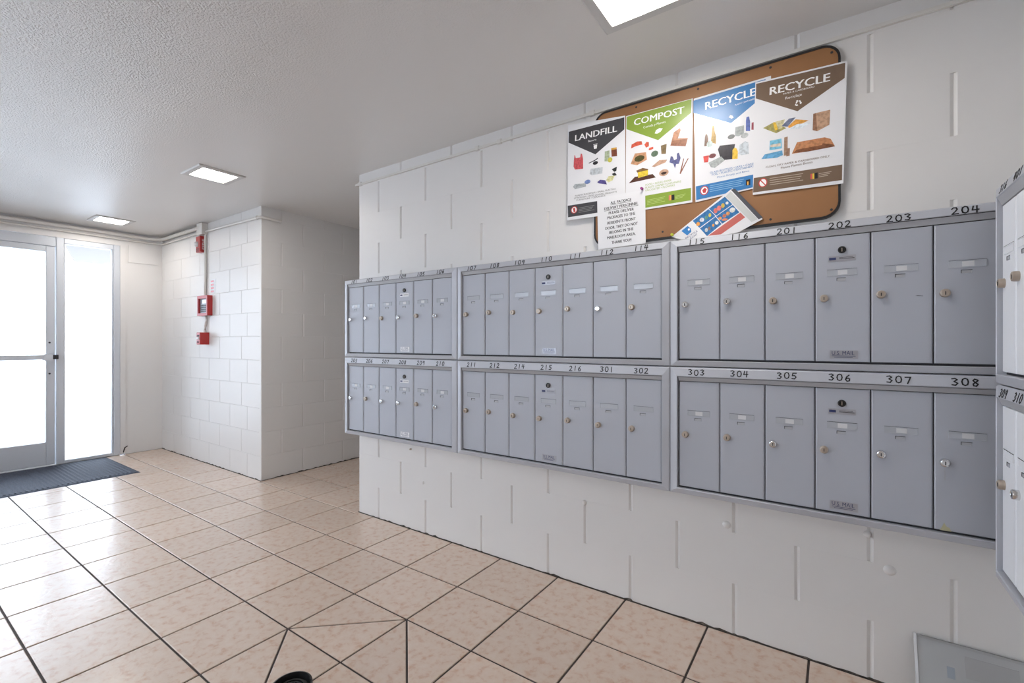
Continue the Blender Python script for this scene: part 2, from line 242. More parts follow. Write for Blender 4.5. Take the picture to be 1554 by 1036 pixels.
ART = json.loads(r'''{"landfill":{"loc":[-0.8978,1.9605,1.9292],"corners":[[-0.1403,0.2347],[0.141,0.2023],[0.1429,-0.2214],[-0.1436,-0.2155]],"items":[["p","header",[0.06,0.058,0.064],[[-0.1361,0.2025],[0.1369,0.1957],[0.1369,0.1427],[-0.0003,0.0646],[-0.1373,0.1512]]],["t","title","LANDFILL",[0.95,0.95,0.942],[-0.103,0.1502],[0.1029,0.1422],0.028],["t","subtitle","Basura",[0.95,0.95,0.942],[-0.0359,0.1288],[0.0048,0.1279],0.0087],["p","bin_icon",[0.95,0.95,0.942],[[-0.0071,0.0906],[-0.0092,0.1074],[0.0085,0.107],[0.0064,0.0898]]],["p","bin_icon",[0.95,0.95,0.942],[[-0.0102,0.11],[-0.0102,0.1124],[0.0095,0.112],[0.0095,0.1096]]],["p","bag_picture",[0.717,0.114,0.127],[[-0.1096,0.0617],[-0.1063,0.0855],[-0.103,0.0838],[-0.0998,0.0693],[-0.077,0.0681],[-0.0737,0.0854],[-0.0673,0.0824],[-0.0619,0.0559],[-0.0619,0.0122],[-0.1041,0.0172],[-0.1113,0.0325]]],["p","fork_picture",[0.026,0.025,0.027],[[-0.0343,0.0328],[-0.0029,0.0403],[0.0126,0.0473],[0.0115,0.0418],[-0.0029,0.0355],[-0.0317,0.0298]]],["e","lid_picture",[0.026,0.025,0.027],[-0.0003,0.0254],[0.0129,0.0081]],["p","carton_picture",[0.468,0.539,0.367],[[0.0442,0.0227],[0.0457,0.0672],[0.0683,0.0666],[0.0683,0.0314],[0.0608,0.019]]],["p","snack_picture",[0.221,0.063,0.033],[[0.0758,0.0743],[0.1019,0.0727],[0.1039,0.0327],[0.0783,0.0362]]],["p","snack_picture",[0.724,0.39,0.059],[[0.0758,0.0743],[0.1019,0.0727],[0.1019,0.0648],[0.0763,0.0648]]],["e","wrapper_picture",[0.62,0.567,0.088],[0.0708,0.0238],[0.0109,0.0113]],["p","box_picture",[0.574,0.613,0.644],[[-0.029,-0.0189],[-0.0227,0.0038],[0.0356,-0.0015],[0.033,-0.0294],[-0.0185,-0.0269]]],["p","cup_picture",[0.033,0.034,0.035],[[0.0783,-0.02],[0.1029,-0.0136],[0.1005,-0.0317],[0.0906,-0.0343]]],["p","cup_picture",[0.033,0.034,0.035],[[0.0793,-0.0413],[0.0931,-0.0371],[0.1029,-0.0508],[0.0882,-0.0524]]],["e","tube_picture",[0.212,0.294,0.582],[-0.0396,-0.053],[0.0148,0.0097]],["p","bottle_picture",[0.492,0.527,0.547],[[-0.114,-0.0616],[-0.1041,-0.0502],[-0.0475,-0.0587],[-0.0475,-0.0733],[-0.1041,-0.0748]]],["p","glove_picture",[0.107,0.087,0.294],[[0.0085,-0.0639],[0.0228,-0.0558],[0.0482,-0.0632],[0.0558,-0.0835],[0.0381,-0.0778],[0.0177,-0.0714]]],["p","glove_picture",[0.747,0.726,0.382],[[0.0523,-0.064],[0.0633,-0.0483],[0.0931,-0.0511],[0.0832,-0.0701],[0.0633,-0.0756]]],["t","caption","PLASTIC BAGS/FILM \u2022 SMALL PLASTICS",[0.194,0.192,0.19],[-0.103,-0.1099],[0.0965,-0.1138],0.0069],["t","caption","STYROFOAM \u2022 MIXED LANDFILL PRODUCTS",[0.194,0.192,0.19],[-0.1085,-0.1207],[0.1029,-0.128],0.0069],["t","caption","FURNITURE \u2022 CERAMICS",[0.194,0.192,0.19],[-0.096,-0.1317],[0.0482,-0.135],0.0069],["p","footer",[0.06,0.058,0.064],[[-0.1417,-0.1462],[0.1393,-0.1531],[0.1407,-0.2044],[-0.14,-0.2011]]],["e","prohibition_sign",[0.602,0.061,0.057],[-0.108,-0.171],[0.0169,0.0167]],["e","prohibition_sign",[0.95,0.95,0.942],[-0.108,-0.171],[0.0131,0.0133]],["p","prohibition_sign",[0.602,0.061,0.057],[[-0.114,-0.1631],[-0.103,-0.161],[-0.1009,-0.181],[-0.1107,-0.1819]]],["l","fine_print",[0.234,0.232,0.229],[-0.0851,-0.1664],[-0.0055,-0.1666],0.0022],["l","fine_print",[0.234,0.232,0.229],[-0.0851,-0.1733],[-0.0118,-0.1732],0.0022],["l","fine_print",[0.234,0.232,0.229],[-0.0851,-0.1801],[-0.018,-0.1798],0.0022],["l","fine_print",[0.234,0.232,0.229],[-0.0851,-0.187],[-0.0055,-0.1867],0.0022]]},"compost":{"loc":[-0.6135,1.9605,1.9143],"corners":[[-0.1386,0.2131],[0.1408,0.2077],[0.1392,-0.2115],[-0.1415,-0.2093]],"items":[["p","header",[0.266,0.384,0.056],[[-0.1358,0.2098],[0.1361,0.2058],[0.1348,0.1508],[0.0011,0.0736],[-0.1368,0.1555]]],["t","title","COMPOST",[0.95,0.95,0.942],[-0.1032,0.1622],[0.1065,0.1574],0.028],["t","subtitle","Comida y Plantas",[0.95,0.95,0.942],[-0.0624,0.1389],[0.0322,0.1388],0.0095],["p","leaf_icon",[0.95,0.95,0.942],[[-0.013,0.1053],[-0.0074,0.1179],[0.0067,0.1227],[0.0207,0.1177],[0.0114,0.1061],[-0.0027,0.1017]]],["p","crab_picture",[0.715,0.123,0.069],[[-0.1166,0.0664],[-0.1141,0.0827],[-0.0893,0.0902],[-0.0697,0.0863],[-0.0658,0.071],[-0.0795,0.0719],[-0.0992,0.0704]]],["p","shrimp_picture",[0.715,0.123,0.069],[[-0.0575,0.069],[-0.0478,0.0786],[-0.0382,0.0748],[-0.0382,0.0572],[-0.0503,0.0539]]],["p","shrimp_picture",[0.715,0.123,0.069],[[-0.0397,0.0419],[-0.0358,0.0505],[-0.0192,0.0503],[-0.0192,0.0418],[-0.0334,0.0395]]],["p","pizza_box_picture",[0.599,0.283,0.163],[[0.0519,0.0379],[0.0664,0.0896],[0.091,0.1006],[0.0932,0.0918],[0.0821,0.0604],[0.1218,0.0527],[0.113,0.0209]]],["p","pizza_box_picture",[0.362,0.143,0.076],[[0.0519,0.0379],[0.0609,0.0565],[0.1218,0.0505],[0.113,0.0209]]],["p","cup_picture",[0.234,0.163,0.08],[[0.0128,0.0473],[0.0368,0.0494],[0.0336,0.0089],[0.0151,0.0118]]],["e","bowl_picture",[0.136,0.202,0.137],[-0.0135,0.0198],[0.0151,0.0127]],["p","napkin_picture",[0.652,0.351,0.197],[[-0.1181,-0.0012],[-0.0992,0.0405],[-0.0503,0.0349],[-0.0464,0.0022],[-0.0893,-0.0123]]],["e","food_picture",[0.097,0.088,0.027],[-0.0795,0.0144],[0.0219,0.0134]],["p","tray_picture",[0.621,0.394,0.278],[[-0.0253,-0.0318],[0.0067,-0.012],[0.0391,-0.0169],[0.0322,-0.027],[-0.0144,-0.0365]]],["p","flower_picture",[0.129,0.137,0.306],[[0.0482,-0.0305],[0.0537,-0.0064],[0.0618,-0.0096],[0.0673,-0.0255],[0.0776,-0.0233],[0.0789,-0.0007],[0.0865,0.0012],[0.0932,-0.0222],[0.0865,-0.0445],[0.0754,-0.0434],[0.0709,-0.0608],[0.0641,-0.0396]]],["p","stick_picture",[0.312,0.13,0.085],[[0.0896,-0.0853],[0.1042,-0.027],[0.1073,-0.0281],[0.0941,-0.0885]]],["p","stick_picture",[0.312,0.13,0.085],[[0.091,-0.081],[0.1218,-0.03],[0.1248,-0.0316],[0.095,-0.0851]]],["p","planter_picture",[0.108,0.043,0.028],[[-0.1267,-0.0829],[-0.0992,-0.0608],[-0.0215,-0.0647],[-0.0083,-0.0815]]],["p","planter_picture",[0.224,0.125,0.046],[[-0.0942,-0.0353],[-0.0648,-0.0295],[-0.0406,-0.0394],[-0.043,-0.0484],[-0.0844,-0.0494]]],["p","planter_picture",[0.871,0.63,0.063],[[-0.0868,-0.0441],[-0.0416,-0.043],[-0.0416,-0.0653],[-0.0844,-0.0686]]],["e","shell_picture",[0.621,0.394,0.278],[0.0253,-0.0683],[0.0197,0.014]],["e","shell_picture",[0.054,0.028,0.021],[0.0253,-0.0706],[0.0115,0.0056]],["t","caption","FOOD \u2022 SOILED PAPER",[0.375,0.483,0.14],[-0.0527,-0.1092],[0.0564,-0.1098],0.0081],["t","caption","PLANTS \u2022 PAPER CONTAINERS",[0.375,0.483,0.14],[-0.0527,-0.1211],[0.0954,-0.1221],0.0081],["t","caption","UNCOATED \u2022 FLOWERS",[0.375,0.483,0.14],[-0.0527,-0.133],[0.07,-0.1327],0.0081],["p","footer",[0.266,0.384,0.056],[[-0.1404,-0.15],[0.134,-0.1522],[0.134,-0.2026],[-0.1393,-0.2019]]],["p","bin_icon",[0.021,0.02,0.023],[[0.0564,-0.1675],[0.0686,-0.1674],[0.0686,-0.189],[0.0564,-0.1891]]],["p","bin_icon",[0.805,0.394,0.088],[[0.05,-0.1672],[0.0564,-0.167],[0.0564,-0.1882],[0.05,-0.1885]]],["p","bin_icon",[0.68,0.151,0.139],[[0.0455,-0.1673],[0.05,-0.1672],[0.05,-0.1885],[0.0455,-0.1882]]],["l","fine_print",[0.463,0.579,0.189],[-0.0454,-0.1714],[0.0299,-0.1697],0.0022],["l","fine_print",[0.463,0.579,0.189],[-0.0454,-0.1776],[0.0244,-0.1756],0.0022],["l","fine_print",[0.463,0.579,0.189],[-0.0454,-0.1838],[0.0188,-0.1817],0.0022],["l","fine_print",[0.463,0.579,0.189],[-0.0454,-0.1899],[0.0299,-0.1878],0.0022],["l","fine_print",[0.463,0.579,0.189],[0.0718,-0.1757],[0.113,-0.1727],0.0022],["l","fine_print",[0.463,0.579,0.189],[0.0718,-0.1812],[0.1078,-0.1781],0.0022],["l","fine_print",[0.463,0.579,0.189],[0.0718,-0.1868],[0.1025,-0.1835],0.0022]]},"blue":{"loc":[-0.3305,1.9605,1.916],"corners":[[-0.138,0.2031],[0.1355,0.2069],[0.1341,-0.1948],[-0.1316,-0.2152]],"items":[["p","header",[0.048,0.213,0.497],[[-0.1396,0.1955],[0.1179,0.1998],[0.1179,0.1439],[-0.0002,0.0677],[-0.1396,0.1462]]],["t","title","RECYCLE",[0.95,0.95,0.942],[-0.0935,0.1459],[0.085,0.1501],0.0294],["t","subtitle","PLASTIC CONTAINERS",[0.95,0.95,0.942],[0.0142,0.1304],[0.082,0.1347],0.0059],["p","recycle_icon",[0.95,0.95,0.942],[[-0.0083,0.0926],[-0.0029,0.0995],[0.0052,0.0948],[0.0088,0.0864],[0.0016,0.0849]]],["p","beer_bottle_picture",[0.151,0.064,0.032],[[-0.0979,0.0017],[-0.0959,0.0367],[-0.0931,0.0486],[-0.0873,0.0472],[-0.0835,0.0311],[-0.0835,0.0008]]],["p","wine_bottle_picture",[0.49,0.293,0.041],[[-0.0731,0.0109],[-0.0693,0.0552],[-0.0675,0.0757],[-0.0618,0.0743],[-0.059,0.05],[-0.0543,0.0313],[-0.0553,0.0015]]],["e","jar_picture",[0.611,0.702,0.677],[-0.0778,0.006],[0.0113,0.0126]],["e","can_picture",[0.188,0.199,0.197],[0.0007,0.0149],[0.0126,0.0088]],["p","jar_picture",[0.373,0.412,0.411],[[0.0142,0.014],[0.0151,0.048],[0.0452,0.0473],[0.0452,0.0158],[0.0275,0.0106]]],["e","foil_picture",[0.517,0.541,0.548],[0.0473,0.008],[0.0131,0.0097]],["p","water_bottle_picture",[0.093,0.142,0.461],[[0.0517,0.0238],[0.0517,0.0625],[0.0539,0.0764],[0.0626,0.0764],[0.066,0.0562],[0.066,0.0201]]],["p","can_picture",[0.371,0.074,0.107],[[0.0704,0.0238],[0.0712,0.05],[0.0781,0.0506],[0.0781,0.0218]]],["p","tub_picture",[0.033,0.03,0.04],[[-0.0473,-0.0229],[-0.0404,-0.0096],[0.0142,-0.0164],[0.0052,-0.0721],[-0.0358,-0.0679]]],["p","jug_picture",[0.634,0.69,0.735],[[0.0253,-0.0571],[0.0297,-0.024],[0.0495,-0.0143],[0.0604,-0.0218],[0.0617,-0.0655],[0.0364,-0.0645]]],["p","mustard_bottle_picture",[0.923,0.59,0.063],[[0.0043,-0.0719],[0.0052,-0.0377],[0.0119,-0.0295],[0.0186,-0.0336],[0.024,-0.047],[0.0231,-0.0751]]],["p","cup_picture",[0.769,0.083,0.07],[[-0.1017,-0.038],[-0.0802,-0.0378],[-0.0835,-0.0648],[-0.0983,-0.063]]],["e","bowl_picture",[0.191,0.047,0.051],[-0.0675,-0.0432],[0.0131,0.009]],["p","tray_picture",[0.453,0.487,0.483],[[-0.0826,-0.0675],[-0.0358,-0.053],[-0.022,-0.0709],[-0.059,-0.0927],[-0.0731,-0.0872]]],["t","caption","GLASS BOTTLES \u2022 JARS \u2022 CANS",[0.098,0.246,0.512],[-0.0769,-0.1121],[0.0798,-0.109],0.0076],["t","caption","FOIL \u2022 PLASTIC CONTAINERS",[0.098,0.246,0.512],[-0.0693,-0.1217],[0.079,-0.1184],0.0075],["t","caption","Please Empty and Rinse",[0.098,0.246,0.512],[-0.0497,-0.1347],[0.0635,-0.1324],0.0065],["p","footer",[0.048,0.213,0.497],[[-0.1298,-0.1518],[0.1171,-0.1455],[0.1171,-0.1919],[-0.1283,-0.2073]]],["e","prohibition_sign",[0.602,0.061,0.057],[-0.0979,-0.1746],[0.0157,0.0182]],["e","prohibition_sign",[0.95,0.95,0.942],[-0.0979,-0.1746],[0.0124,0.0147]],["p","prohibition_sign",[0.602,0.061,0.057],[[-0.1055,-0.1717],[-0.0959,-0.1634],[-0.0883,-0.1714],[-0.0931,-0.1841],[-0.1017,-0.1841]]],["p","bin_icon",[0.021,0.02,0.023],[[0.0517,-0.1623],[0.0669,-0.162],[0.0669,-0.1846],[0.0517,-0.1831]]],["p","bin_icon",[0.866,0.451,0.092],[[0.0561,-0.1694],[0.0609,-0.1694],[0.0609,-0.1829],[0.0561,-0.183]]],["l","fine_print",[0.26,0.482,0.694],[-0.0778,-0.1602],[0.0452,-0.1576],0.0022],["l","fine_print",[0.26,0.482,0.694],[-0.0778,-0.1678],[0.0399,-0.1648],0.0022],["l","fine_print",[0.26,0.482,0.694],[-0.0778,-0.1753],[0.0346,-0.172],0.0022],["l","fine_print",[0.26,0.482,0.694],[-0.0778,-0.1829],[0.0452,-0.1794],0.0022]]},"brown":{"loc":[-0.1114,1.9585,1.8965],"corners":[[-0.1354,0.2163],[0.1449,0.2024],[0.1344,-0.2147],[-0.1439,-0.204]],"items":[["p","header",[0.196,0.132,0.09],[[-0.1323,0.2104],[0.1398,0.1967],[0.1379,0.1452],[-0.0,0.0703],[-0.1336,0.1561]]],["t","title","RECYCLE",[0.95,0.95,0.942],[-0.0873,0.1548],[0.096,0.1485],0.0284],["t","subtitle","PAPER & CARDBOARD",[0.95,0.95,0.942],[-0.0445,0.1428],[0.0516,0.1403],0.0059],["t","subtitle","Reciclaje",[0.95,0.95,0.942],[-0.0373,0.1235],[0.0136,0.1228],0.0093],["p","recycle_icon",[0.95,0.95,0.942],[[-0.0054,0.0985],[-0.0087,0.0946],[-0.0033,0.0901],[0.002,0.0905],[0.0012,0.0946],[-0.0025,0.0942]]],["p","recycle_icon",[0.95,0.95,0.942],[[-0.0062,0.1006],[-0.0029,0.1074],[-0.0054,0.1091],[0.0012,0.1101],[0.0037,0.1045],[0.0012,0.1052],[-0.0021,0.0985]]],["p","recycle_icon",[0.95,0.95,0.942],[[0.0045,0.1072],[0.0086,0.1074],[0.0119,0.0992],[0.0136,0.0992],[0.0111,0.0927],[0.0062,0.0951],[0.0082,0.0964]]],["p","paper_picture",[0.426,0.382,0.144],[[-0.1094,0.0384],[-0.0733,0.0513],[-0.0348,0.0188],[-0.0668,0.0084]]],["p","paper_picture",[0.905,0.59,0.072],[[-0.0777,0.05],[-0.069,0.0501],[-0.0604,0.0206],[-0.0699,0.0181]]],["p","paper_picture",[0.675,0.621,0.377],[[-0.069,0.0516],[-0.039,0.0518],[-0.0475,0.0222],[-0.0595,0.0204]]],["p","paper_picture",[0.202,0.235,0.349],[[-0.0496,0.0301],[-0.0263,0.0508],[-0.0054,0.05],[-0.0305,0.0226]]],["p","paper_picture",[0.937,0.454,0.098],[[-0.0305,0.0226],[-0.0054,0.0427],[0.0335,0.0287],[0.0029,0.0186],[-0.0221,0.0131]]],["p","paper_picture",[0.831,0.903,0.95],[[-0.0284,0.0147],[-0.0013,0.0246],[0.0395,0.0185],[0.0152,0.0057],[-0.0096,0.0083]]],["p","paper_bag_picture",[0.606,0.382,0.253],[[0.0555,0.0484],[0.0975,0.0483],[0.0948,-0.0034],[0.0595,-0.0168]]],["p","paper_bag_picture",[0.365,0.195,0.12],[[0.0456,-0.0094],[0.0476,0.0473],[0.0555,0.0484],[0.0595,-0.0168]]],["p","cardboard_picture",[0.626,0.283,0.137],[[-0.0171,-0.0783],[-0.0013,-0.0408],[0.0812,-0.0436],[0.0987,-0.0536],[0.111,-0.0823],[0.0274,-0.0814]]],["p","cardboard_picture",[0.256,0.106,0.054],[[-0.0117,-0.0767],[-0.0033,-0.067],[0.0733,-0.0685],[0.0753,-0.0629],[0.1044,-0.0737],[0.111,-0.0823],[0.0315,-0.0819]]],["p","carton_picture",[0.22,0.564,0.748],[[-0.0886,-0.0493],[-0.0873,-0.0147],[-0.0496,-0.0152],[-0.0484,-0.0514]]],["p","carton_picture",[0.791,0.674,0.548],[[-0.0856,-0.0386],[-0.0856,-0.0301],[-0.0526,-0.0307],[-0.0518,-0.0432]]],["p","carton_picture",[0.159,0.438,0.712],[[-0.1152,-0.0758],[-0.1041,-0.0608],[-0.0475,-0.059],[-0.0454,-0.0767],[-0.0647,-0.0822]]],["p","tube_picture",[0.423,0.265,0.177],[[-0.0424,-0.0799],[-0.0411,-0.0139],[-0.0305,-0.0126],[-0.0305,-0.0801]]],["p","tube_picture",[0.345,0.202,0.135],[[-0.0348,-0.0841],[-0.0339,-0.0558],[-0.0234,-0.0564],[-0.0242,-0.084]]],["t","caption","CLEAN, DRY PAPER & CARDBOARD ONLY",[0.228,0.164,0.12],[-0.101,-0.1126],[0.096,-0.1152],0.007],["t","caption","Please Flatten Boxes",[0.188,0.126,0.087],[-0.0518,-0.126],[0.0456,-0.1252],0.0079],["p","footer",[0.196,0.132,0.09],[[-0.14,-0.1413],[0.1311,-0.1496],[0.1304,-0.2026],[-0.1427,-0.1956]]],["e","prohibition_sign",[0.602,0.061,0.057],[-0.1098,-0.1649],[0.0146,0.0171]],["e","prohibition_sign",[0.95,0.95,0.942],[-0.1098,-0.1649],[0.0115,0.0136]],["p","prohibition_sign",[0.602,0.061,0.057],[[-0.1192,-0.1555],[-0.1165,-0.153],[-0.1005,-0.1743],[-0.1027,-0.1768]]],["p","bin_icon",[0.021,0.02,0.023],[[0.0508,-0.163],[0.0607,-0.1617],[0.0607,-0.1826],[0.0508,-0.1825]]],["p","bin_icon",[0.87,0.576,0.082],[[0.0452,-0.1633],[0.0508,-0.163],[0.0508,-0.1825],[0.0452,-0.1823]]],["p","bin_icon",[0.756,0.126,0.106],[[0.0395,-0.1631],[0.0436,-0.1629],[0.0436,-0.1815],[0.0395,-0.1812]]],["l","fine_print",[0.525,0.438,0.356],[-0.0878,-0.1533],[0.0172,-0.157],0.0022],["l","fine_print",[0.525,0.438,0.356],[-0.0878,-0.1613],[0.0123,-0.1647],0.0022],["l","fine_print",[0.525,0.438,0.356],[-0.0878,-0.1692],[0.0074,-0.1724],0.0022],["l","fine_print",[0.525,0.438,0.356],[-0.0878,-0.1772],[0.0172,-0.1801],0.0022],["l","fine_print",[0.525,0.438,0.356],[0.0643,-0.1672],[0.1006,-0.1672],0.0022],["l","fine_print",[0.525,0.438,0.356],[0.0643,-0.1729],[0.096,-0.1728],0.0022],["l","fine_print",[0.525,0.438,0.356],[0.0643,-0.1786],[0.0913,-0.1784],0.0022]]},"note":{"loc":[-0.776,1.9585,1.6751],"corners":[[-0.1131,0.1175],[0.1087,0.1142],[0.1114,-0.1148],[-0.107,-0.1169]],"items":[["t","notice_text","ALL PACKAGE",[0.056,0.054,0.06],[-0.0478,0.078],[0.0476,0.0776],0.0124],["t","notice_text","DELIVERY PERSONNEL",[0.056,0.054,0.06],[-0.0776,0.0558],[0.0788,0.0566],0.0125],["t","notice_text","PLEASE DELIVER",[0.056,0.054,0.06],[-0.0564,0.034],[0.0592,0.0342],0.0124],["t","notice_text","PACKAGES TO THE",[0.056,0.054,0.06],[-0.0622,0.0127],[0.0646,0.014],0.0125],["t","notice_text","RESIDENTS FRONT",[0.056,0.054,0.06],[-0.0622,-0.0104],[0.0673,-0.0089],0.0125],["t","notice_text","DOOR. THEY DO NOT",[0.056,0.054,0.06],[-0.0718,-0.0329],[0.0767,-0.0306],0.0125],["t","notice_text","BELONG IN THE",[0.056,0.054,0.06],[-0.053,-0.0536],[0.0565,-0.0513],0.0124],["t","notice_text","MAILROOM AREA.",[0.056,0.054,0.06],[-0.0631,-0.0761],[0.0673,-0.0737],0.0125],["t","notice_text","THANK YOU!!",[0.056,0.054,0.06],[-0.0421,-0.0998],[0.0484,-0.098],0.0124],["l","underline",[0.077,0.074,0.08],[-0.0478,0.0747],[0.0476,0.0745],0.0016],["l","underline",[0.077,0.074,0.08],[-0.0776,0.052],[0.0788,0.0529],0.0016]]},"flyer":{"loc":[-0.3785,1.9558,1.6003],"corners":[[-0.1778,-0.0276],[0.0534,0.1299],[0.1565,-0.0044],[0.0747,-0.0426],[-0.1068,-0.0554]],"items":[["p","panel_picture",[0.048,0.213,0.497],[[-0.0932,0.0261],[-0.0329,0.0637],[-0.007,0.032],[-0.0676,-0.0057]]],["p","panel_picture",[0.048,0.213,0.497],[[-0.0317,0.0647],[0.0264,0.1021],[0.0535,0.0679],[-0.0047,0.0329]]],["p","panel_picture",[0.048,0.213,0.497],[[-0.0652,-0.0086],[-0.007,0.0295],[0.015,-0.0024],[-0.0388,-0.0425]]],["p","panel_picture",[0.048,0.213,0.497],[[-0.0047,0.0304],[0.0547,0.0653],[0.078,0.0334],[0.0172,-0.0015]]],["p","red_band",[0.622,0.163,0.138],[[-0.0352,-0.0417],[0.0813,0.0317],[0.0978,0.011],[0.0127,-0.0422]]],["p","bin_logo",[0.046,0.247,0.609],[[-0.1373,-0.0089],[-0.113,0.0084],[-0.1006,-0.0036],[-0.0981,-0.0168],[-0.1142,-0.0301],[-0.1242,-0.021]]],["e","bin_logo",[0.95,0.95,0.942],[-0.108,-0.0064],[0.004,0.0046]],["t","brochure_text","RECYCLE",[0.063,0.083,0.211],[-0.1192,-0.0444],[-0.0736,-0.0196],0.0072],["t","brochure_text","RIGHT",[0.063,0.083,0.211],[-0.1006,-0.0468],[-0.0736,-0.0323],0.0072],["e","food_picture",[0.891,0.397,0.091],[-0.0724,0.0103],[0.0073,0.0081]],["e","food_picture",[0.845,0.864,0.926],[-0.0579,0.0247],[0.0084,0.0086]],["e","food_picture",[0.143,0.378,0.305],[-0.0412,0.031],[0.0062,0.0076]],["e","food_picture",[0.774,0.643,0.113],[-0.0281,0.039],[0.0052,0.0075]],["e","food_picture",[0.844,0.221,0.175],[-0.007,0.0532],[0.0074,0.01]],["e","food_picture",[0.892,0.263,0.244],[0.0057,0.0611],[0.0083,0.0099]],["e","food_picture",[0.812,0.575,0.112],[0.0195,0.0687],[0.0064,0.0089]],["e","food_picture",[0.89,0.91,0.884],[0.0344,0.0761],[0.0054,0.0059]],["e","food_picture",[0.647,0.697,0.714],[-0.0412,-0.0182],[0.0057,0.0081]],["e","food_picture",[0.317,0.202,0.157],[-0.0305,-0.0134],[0.0047,0.0075]],["e","food_picture",[0.891,0.397,0.091],[-0.0152,-0.003],[0.0042,0.0055]],["e","food_picture",[0.89,0.91,0.884],[-0.0024,0.0051],[0.0065,0.0075]],["e","food_picture",[0.85,0.398,0.153],[0.0092,0.0208],[0.0064,0.006]],["e","food_picture",[0.722,0.254,0.144],[0.0253,0.0282],[0.0068,0.0069]],["e","food_picture",[0.808,0.396,0.151],[0.0378,0.0349],[0.0068,0.0074]],["e","food_picture",[0.89,0.91,0.884],[0.0535,0.0459],[0.0101,0.0098]],["e","food_picture",[0.804,0.299,0.148],[0.0264,0.0132],[0.0109,0.0044]],["p","spine",[0.096,0.098,0.113],[[0.0479,0.1253],[0.0625,0.1262],[0.1576,0.0006],[0.1429,-0.0031]]],["p","plastic_flap",[0.628,0.643,0.633],[[0.0287,0.1017],[0.0473,0.1193],[0.1397,-0.0026],[0.1194,-0.0103]]]]}}''')
# ---------------------------------------------------------------- floor
fl = MB().box((-6.14, -2.6, -.2), (.665, 4.4, -.004))
floor = struct('floor', fl, 'grout', 'lobby floor of glossy beige tiles with dark grout lines', 'floor')
TX0, TY0, TA, TB, G = -1.790, 1.0135, .3425, .3123, .0038
def proj(x, y, z=0):
    c, s = math.cos(.60684), math.sin(.60684); d = -s*x+c*y
    return (777+706.56*(c*x+s*y)/d, 519.3-706.56*(z-HC)/d) if d > .05 else (1e6, 1e6)
def tile_prism(mb, poly, loc=(0, 0)):
    n = len(poly); cx = sum(p[0] for p in poly)/n; cy = sum(p[1] for p in poly)/n
    def inset(d):
        out = []
        for i in range(n):
            p0, p1, p2 = Vector(poly[i-1]), Vector(poly[i]), Vector(poly[(i+1) % n])
            e1 = (p1-p0).normalized(); e2 = (p2-p1).normalized(); n1 = Vector((-e1.y, e1.x)); n2 = Vector((-e2.y, e2.x))
            m = n1+n2; out.append(p1 + m*(d/max(m.dot(n1), .2)))
        return out
    A, B = inset(G), inset(G+.0022)
    vs = [(p.x-loc[0], p.y-loc[1], -.009) for p in A]+[(p.x-loc[0], p.y-loc[1], -.0016) for p in A]+[(p.x-loc[0], p.y-loc[1], 0) for p in B]
    fs = [tuple(range(2*n, 3*n))]
    for k in range(2): fs += [(k*n+i, k*n+(i+1) % n, (k+1)*n+(i+1) % n, (k+1)*n+i) for i in range(n)]
    mb.add(vs, fs)
rest = MB()
XL, XRT = XD+.004, XR-.004
for i in range(-13, 8):
    for j in range(-12, 11):
        x0, x1, y0, y1 = TX0+i*TA, TX0+(i+1)*TA, TY0+j*TB, TY0+(j+1)*TB
        polys = []
        def clip(a0, a1, b0, b1):
            c0, c1, d0, d1 = max(x0, a0), min(x1, a1), max(y0, b0), min(y1, b1)
            if c1-c0 > .02 and d1-d0 > .02: polys.append([(c0, d0), (c1, d0), (c1, d1), (c0, d1)])
        ex0, ex1 = max(x0, XL), min(x1, XRT)
        if j == 2 and ex1-ex0 > .02:      # last full row: runs up to the walls, carries on into the hallway
            top = lambda x: WA-.002 if x < XH else (y1 if x < XC else WY-.002)
            br = [v for v in (XH+.004, XC-.004) if ex0+.01 < v < ex1-.01]
            xs = [ex0]+br+[ex1]; p = [(ex0, y0), (ex1, y0)]
            for a, c in reversed(list(zip(xs, xs[1:]))): p += [(c, top((a+c)/2)), (a, top((a+c)/2))]
            polys = [p]
        elif j < 2: clip(XL, XRT, -2.4, WA)
        elif j > 2: clip(XH+.004, XC-.004, y0, 4.2)
        q = [(i, j) == t for t in ((0, 0), (1, 0), (0, -1), (1, -1))]
        if q[0] or q[3]: polys = [[(x0, y0), (x1, y1), (x0, y1)], [(x0, y0), (x1, y0), (x1, y1)]]
        if q[1] or q[2]: polys = [[(x0, y1), (x0, y0), (x1, y0)], [(x0, y1), (x1, y0), (x1, y1)]]
        for p in polys:
            pr = [proj(*a) for a in p]
            vis = any(-40 < u < 1594 and v < 1076 for u, v in pr) and not all(1100 < u < 1e5 and v > 1100 for u, v in pr)
            if vis:
                c = (sum(a[0] for a in p)/len(p), sum(a[1] for a in p)/len(p)); mb = MB(); tile_prism(mb, p, c)
                obj('tile', mb, 'tile', floor, (c[0], c[1], 0))
            else: tile_prism(rest, p)
r = obj('outlying_tiles', rest, 'tile', floor); r['kind'] = 'stuff'
